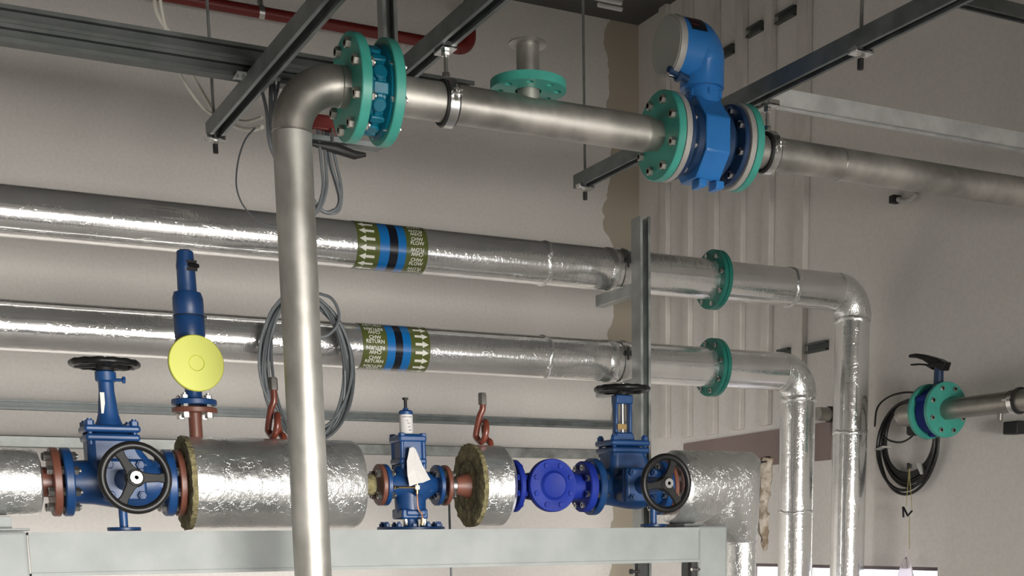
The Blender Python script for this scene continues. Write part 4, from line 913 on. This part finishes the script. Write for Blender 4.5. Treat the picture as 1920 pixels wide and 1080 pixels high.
T = Thing('clamp_plate', 'black plate with a bright bolt under the right end of the beam', 'bracket', (pb_.x, 3.40, zb0 - 0.09))
T.part('plate', MB().box((pb_.x + 0.006, 3.405, zb0 - 0.045), (0.028, 0.02, 0.09)), 'rubber')
T.part('bolt', MB().cyl((pb_.x - 0.014, 3.385, zb0 - 0.022), (pb_.x + 0.012, 3.39, zb0 - 0.022), 0.005, seg=10).hexnut((pb_.x + 0.006, 3.39, zb0 - 0.022), XA, 0.010, 0.010), 'zinc')
pb_ = at(1196, 1070, Y=3.6)
T = Thing('clamp_plate', 'black plate and bolt under the beam, left of the galvanised post', 'bracket', (pb_.x, 3.6, zb0 - 0.12))
T.part('plate', MB().box((pb_.x + 0.008, 3.6, zb0 - 0.06), (0.026, 0.02, 0.12)), 'rubber')
T.part('bolt', MB().cyl((pb_.x - 0.03, 3.59, zb0 - 0.030), (pb_.x, 3.59, zb0 - 0.030), 0.005, seg=10).hexnut((pb_.x - 0.026, 3.59, zb0 - 0.030), -XA, 0.009, 0.008), 'rubber')
xr_ = gx(842, 3.7, 1.7)
single('drain_rod', MB().cyl((xr_, 3.7, 0), (xr_, 3.7, 1.73), 0.0035, seg=10), 'cable_dark', 'thin dark rod standing behind the reducing valve and beam', 'rod')

# ------------------------------------------------------------------ wall channels
z1 = at(590, 779, Y=YW).z; x_end = gx(1183, YW, z1)
single('wall_channel', strut_mb((-1.5, YW - 0.0415, z1), (x_end, YW - 0.0415, z1), (0, -1, 0)), 'galv_dark', 'slotted steel channel on the grey wall, upper of the two', 'strut channel', group='steel channels on the grey wall')
z2 = at(590, 841, Y=YW).z
single('wall_channel', MB().box(((x_end - 1.5) / 2, YW - 0.021, z2), (x_end + 1.5, 0.04, 0.050)), 'galv', 'plain steel trunking on the grey wall, lower of the two', 'strut channel', group='steel channels on the grey wall', bevel=0.004)

# ------------------------------------------------------------------ right wall: trunkings, struts, board
tr = [(1240, 1258, 822), (1283, 1300, 820), (1328, 1348, 815), (1378, 1398, 806), (1430, 1450, 798), (1490, 1514, 860)]
tlab = ['leftmost vertical trunking on the right wall, nearest the room corner', 'second vertical trunking from the room corner', 'third vertical trunking from the room corner', 'fourth vertical trunking from the room corner', 'fifth vertical trunking from the room corner', 'wider vertical trunking farthest from the room corner']
for (pa, pb2, pbot), lb in zip(tr, tlab):
    ya, yb2 = gy(pa, XR, 2.5), gy(pb2, XR, 2.5); zb = gz(pbot, XR - 0.01, (ya + yb2) / 2)
    D = 0.028; w_ = ya - yb2
    # trapezoid: far side slopes, near side sharp
    pr = [(ya, XR), (ya - 0.01, XR - D * 0.75), (ya - w_ * 0.35, XR - D), (yb2 + 0.004, XR - D), (yb2, XR)]
    m = MB(); A = [m.bm.verts.new((x, y, zb)) for y, x in pr]; B = [m.bm.verts.new((x, y, ZC)) for y, x in pr]; n_ = len(pr)
    for k in range(n_): m.face([A[k], A[(k + 1) % n_], B[(k + 1) % n_], B[k]])
    m.face(A); m.face(B[::-1])
    o = single('vertical_trunking', m, 'clad', lb, 'trunking', group='vertical trunkings on the right wall', bevel=0.004)
def wall_strut(pa, pb2, py, label):
    ya, yb2 = gy(pa, XR, 3), gy(pb2, XR, 3); z = at((pa + pb2) / 2, py, X=XR).z
    single('wall_strut', strut_mb((XR - 0.021, ya, z), (XR - 0.021, yb2, z), (-1, 0, 0), 0.021), 'rail', label, 'strut channel', group='short struts on the right wall')
wall_strut(1466, 1487, 662, 'short dark strut on the right wall, left of the widest trunking')
wall_strut(1520, 1560, 650, 'short dark strut on the right wall, beside the upper foil riser')
wall_strut(1356, 1376, 98, 'short dark strut between trunkings high on the right wall, behind the meter head')
wall_strut(1402, 1428, 58, 'short dark strut high on the right wall between the fourth and fifth trunkings')
wall_strut(1455, 1488, 32, 'short dark strut high on the right wall, topmost of them')
yb_a, yb_b = gy(1285, XR, 2.0), gy(1560, XR, 2.0)
m = MB(); zt1, zt2 = at(1285, 832, X=XR).z, at(1560, 790, X=XR).z; zl = at(1540, 864, X=XR).z
vs = [(yb_a, zt1), (yb_b, zt2), (yb_b, zl), (yb_a, zl)]
m.extrude([(y, z) for y, z in vs], (XR - 0.012, 0, 0), XA, YA, ZA, 0.012)
single('wall_board', m, 'pink_board', 'flat pinkish brown board on the right wall below the trunkings', 'board')
ps = at(1536, 776, X=XR - 0.08)
T = Thing('pipe_stub', 'short capped pipe stub sticking out of the right wall between the foil risers', 'pipe', (XR - 0.04, ps.y, ps.z - 0.03))
T.part('tube', MB().cyl((XR, ps.y, ps.z), (XR - 0.09, ps.y, ps.z), 0.029, seg=28), 'stainless')
T.part('sleeve', MB().lathe((XR - 0.03, ps.y, ps.z), XA, [(0, 0.028), (0, 0.034), (0.03, 0.034), (0.03, 0.028)], 28, True), 'rubber')

# ------------------------------------------------------------------ butterfly valve on the right
XBV = 3.55
pv = at(1775, 768, X=XBV); ZBV = pv.z; RP = 0.037
y_f = gy(1776, XBV, ZBV); y_b = gy(1744, XBV, ZBV) 
T = Thing('side_pipe', 'short stainless pipe coming out of the right wall through two green flanges', 'pipe', (XBV, y_f, ZBV - RP))
T.part('pipe', MB().cyl((XBV, y_f + 0.01, ZBV), (XBV, 2.4, ZBV), RP, seg=36), 'stainless_dull')
re = 0.06; yel = gy(1700, XBV, ZBV) + 0.05
el = arc((XBV + re, yel - re, ZBV), -XA, YA, re, 0, PI / 2, 10)
T.part('bend', MB().sweep([Vector((XBV, y_b, ZBV))] + el + [Vector((XR, yel, ZBV))], RP + 0.002, 36), 'stainless_dull')
f1 = T.part('flange', MB().disc((XBV, y_f + 0.008, ZBV), YA, 0.100, 0.018, 0.002, RP), 'green', label='green flange, nearer')
f2 = T.part('flange', MB().disc((XBV, y_b + 0.006, ZBV), YA, 0.100, 0.018, 0.002, RP), 'green', label='green flange, farther')
bolts(T, f1, (XBV, 0, ZBV), YA, 0.080, 8, 0.010, y_f - 0.001, y_f + 0.017, 0.5)
T.part('boss', MB().cyl((XBV, gy(1876, XBV, ZBV), ZBV - RP - 0.022), (XBV, gy(1876, XBV, ZBV), ZBV - RP + 0.004), 0.010, seg=16), 'stainless_dull')
ysh = (y_f + y_b) / 2 + 0.006
T = Thing('butterfly_valve', 'navy butterfly valve with a black lever between two green flanges', 'valve', (XBV, ysh, ZBV - 0.09))
tw = max(0.03, y_b - y_f - 0.02)
T.part('body', MB().disc((XBV, ysh, ZBV), YA, 0.082, tw, 0.006), 'royal')
for k in (1, 2, 4, 5): a = k * PI / 3 + PI / 6; T.part('lug', MB().cyl((XBV + 0.08 * math.cos(a), ysh - tw * 0.4, ZBV + 0.08 * math.sin(a)), (XBV + 0.08 * math.cos(a), ysh + tw * 0.4, ZBV + 0.08 * math.sin(a)), 0.014, seg=14), 'royal')
T.part('neck', MB().cyl((XBV, ysh, ZBV + 0.06), (XBV, ysh, ZBV + 0.160), 0.019, 0.017, seg=20), 'meter_dark')
T.part('top_plate', MB().box((XBV, ysh, ZBV + 0.165), (0.05, 0.075, 0.012)), 'black', bevel=0.003)
lp = lambda px, py: at(px, py, X=XBV - 0.0)
t0 = Vector((XBV, ysh, ZBV + 0.18))
def flatbar(pts, ws, hs):
    m = MB(); rings = []
    for i, p in enumerate(pts):
        a = pts[max(i - 1, 0)]; b = pts[min(i + 1, len(pts) - 1)]; t = (b - a).normalized(); n_ = t.cross(XA).normalized(); w2, h2 = ws[i] / 2, hs[i] / 2
        rings.append([m.bm.verts.new(p + XA * sx * w2 + n_ * sz * h2) for sx, sz in ((-1, -1), (1, -1), (1, 1), (-1, 1))])
    for A, B in zip(rings, rings[1:]):
        for k in range(4): m.face([A[k], A[(k + 1) % 4], B[(k + 1) % 4], B[k]])
    m.face(rings[0][::-1]); m.face(rings[-1]); return m
P1 = [lp(1775, 688), lp(1762, 682), lp(1748, 676), lp(1734, 670), lp(1720, 667), lp(1707, 668)]
T.part('lever', flatbar(P1, [0.036, 0.034, 0.030, 0.027, 0.024, 0.022], [0.030, 0.034, 0.028, 0.020, 0.016, 0.012]), 'black', bevel=0.004)
T.part('trigger', flatbar([lp(1752, 690), lp(1738, 684), lp(1724, 683), lp(1710, 684)], [0.016] * 4, [0.014, 0.007, 0.006, 0.006]), 'black', bevel=0.001)
yc_ = gy(1908, XBV, ZBV)
T = Thing('side_pipe_clamp', 'zinc clamp on the side pipe at the right edge of the view', 'pipe clamp', (XBV, yc_, ZBV - RP))
T.part('rubber_lining', MB().lathe((XBV, yc_ - 0.016, ZBV), YA, [(0, RP + .001), (0, RP + .008), (0.032, RP + .008), (0.032, RP + .001)], 36, True), 'rubber')
T.part('band', MB().lathe((XBV, yc_ - 0.011, ZBV), YA, [(0, RP + .007), (0, RP + .0105), (0.022, RP + .0105), (0.022, RP + .007)], 36, True), 'zinc')
T.part('ear', MB().box((XBV - RP - 0.018, yc_, ZBV), (0.02, 0.022, 0.008)), 'zinc')
T.part('foot', MB().cyl((XBV + RP + 0.008, yc_, ZBV), (XR, yc_, ZBV), 0.006, seg=10), 'zinc')
pj = at(1912, 803, X=XR)
single('junction_box', MB().box((XR - 0.03, pj.y - 0.01, pj.z), (0.06, 0.07, 0.045)), 'rubber', 'small black box on the wall under the side pipe at the right edge', 'junction box', bevel=0.004)

# black cable coil on the wall
XK = XR - 0.045
kc = at(1703, 820, X=XK)
T = Thing('black_cable_coil', 'coil of thick black cable hanging on the wall under the side pipe', 'cable coil', (XK, kc.y, kc.z - 0.19))
rk = random.Random(5)
ryk, rzk = 0.172, 0.168
for k in range(8):
    ry = ryk * (0.84 + 0.022 * k); rz = rzk * (0.84 + 0.022 * k); oz = -0.0022 * k * k * 0.3; ox = rk.uniform(-0.016, 0.016)
    pts = [Vector((XK + ox + 0.004 * math.sin(2 * t + k), kc.y + ry * math.cos(t), kc.z + oz + rz * math.sin(t) - (0.0035 * k if math.sin(t) < -0.5 else 0) * (-math.sin(t) - 0.5) * 2)) for t in [2 * PI * j / 56 for j in range(56)]]
    T.part('turn', MB().sweep(pts + [pts[0]], 0.0062, 8, cap=False), 'cable_black')
for a in (PI * 1.0 + 0.22, -0.95):
    c_ = Vector((XK, kc.y - 0.155 * math.cos(a) * -1, kc.z + 0.155 * math.sin(a)))
    c_ = Vector((XK, kc.y + 0.157 * math.cos(PI - a), kc.z + 0.157 * math.sin(a)))
    e = Vector((0, math.cos(PI - a), math.sin(a))); t_ = XA.cross(e)
    T.part('cable_tie', MB().box(c_, (0.048, 0.052, 0.008), (XA, e, t_)), 'tie', bevel=0.002, label='pale cable tie')
kp = lambda px, py: at(px, py, X=XK - 0.01)
T.part('loose_strand', MB().sweep(smoothpath([kp(1640, 800), kp(1645, 765), kp(1665, 745), kp(1695, 736), kp(1728, 737)], 6), 0.0040, 8), 'cable_black')
T.part('loose_strand', MB().sweep(smoothpath([kp(1652, 815), kp(1668, 826), kp(1690, 829), kp(1710, 818), kp(1722, 800)], 6), 0.0040, 8), 'cable_black')
single('cable_hook', MB().box(at(1724, 806, X=XR - 0.05), (0.10, 0.05, 0.045)), 'rubber', 'black hook block below the stainless bend holding the cable coil', 'hook', bevel=0.01)
# string with pegs and bag
sp_ = lambda px, py: at(px, py, X=XK - 0.03)
T = Thing('hanging_string', 'yellow string with black clips hanging from the black cable coil', 'string', sp_(1705, 1035))
T.part('loop', MB().sweep([sp_(1705, 872), sp_(1703, 900), sp_(1699, 950)], 0.0016, 6).sweep([sp_(1705, 872), sp_(1706, 900), sp_(1710, 955)], 0.0016, 6).sweep([sp_(1705, 966), sp_(1705, 1030)], 0.0016, 6), 'string')
T.part('clip', MB().sweep([sp_(1693, 950), sp_(1694, 970)], 0.0042, 8).sweep([sp_(1694, 951), sp_(1702, 967), sp_(1710, 958)], 0.0042, 8), 'black', label='small black zigzag clip')
T.part('peg', MB().cyl(sp_(1703, 868), sp_(1703, 880), 0.006, seg=8).cyl(sp_(1708, 870), sp_(1707, 878), 0.005, seg=8), 'black')
T.part('dark_slip', MB().cyl(sp_(1699, 1045), sp_(1702, 1066), 0.004, 0.002, seg=6), 'black')
bgp = sp_(1700, 1035)
m = MB(); m.lathe(bgp, -ZA, [(0, 0), (0, 0.003), (0.012, 0.007), (0.04, 0.022), (0.09, 0.046), (0.16, 0.055), (0.22, 0.045), (0.235, 0)], 20)
for v in m.bm.verts: v.co.x = bgp.x + (v.co.x - bgp.x) * 0.35 + 0.003 * math.sin(v.co.z * 160 + v.co.y * 60)
single('plastic_bag', m, 'bag', 'clear pinkish plastic bag hanging from the yellow string in front of the window', 'bag')
# conduit clip high on the right wall
wc = at(1714, 368, X=XR)
T = Thing('wall_clip', 'white curved clip with a dark spacer on the right wall below the stainless run', 'bracket', (XR - 0.02, wc.y, wc.z - 0.02))
T.part('strap', MB().sweep(arc((XR - 0.035, wc.y, wc.z + 0.07), YA, -ZA, 0.09, PI * 0.30, PI * 0.70, 10), 0.010, 10), 'white')
T.part('spacer', MB().box((XR - 0.02, wc.y + 0.09, wc.z + 0.005), (0.04, 0.03, 0.03)), 'rubber', bevel=0.004)
wc2 = at(1445, 322, X=XR)
single('wall_ring', MB().torus((XR - 0.01, wc2.y, wc2.z), XA, 0.040, 0.006, 36, 8), 'clad', 'pale ring on the right wall just below the clamp of the stainless run', 'ring')

# torn wrapping hanging beside the foil elbow
tx = gx(1436, 3.655, 1.7); m = MB(); rt = random.Random(11); pts = []; rs = []
z_a, z_b = gz(858, tx, 3.655), gz(1032, tx, 3.655)
for k in range(22):
    t = k / 21; pts.append(Vector((tx + 0.006 * math.sin(7 * t) - 0.012 * t, 3.655 + 0.01 * math.sin(5 * t), z_a + (z_b - z_a) * t))); rs.append((0.020 if t < 0.6 else 0.020 * (1.15 - t) / 0.55) * rt.uniform(0.75, 1.15) + 0.002)
m.sweep(pts, rs, 9)
for v in m.bm.verts: v.co += Vector((rt.uniform(-1, 1), rt.uniform(-1, 1), rt.uniform(-1, 1))) * 0.004
M['wrap'] = mat('stained_wrapping', (0.38, 0.34, 0.29), (0.16, 0.12, 0.08), 0.9, 0.0, 22, 0.8, 60, lo=0.42, hi=0.6)
T = Thing('torn_wrapping', 'torn stained beige wrapping hanging close beside the foil elbow', 'wrapping', (tx, 3.655, z_b))
T.part('strip', m, 'wrap')
T.part('hook_wire', MB().sweep([Vector((tx - 0.06, 3.61, z_a - 0.020)), Vector((tx + 0.004, 3.65, z_a - 0.012)), Vector((tx + 0.016, 3.655, z_a - 0.012))], 0.003, 6), 'rubber')
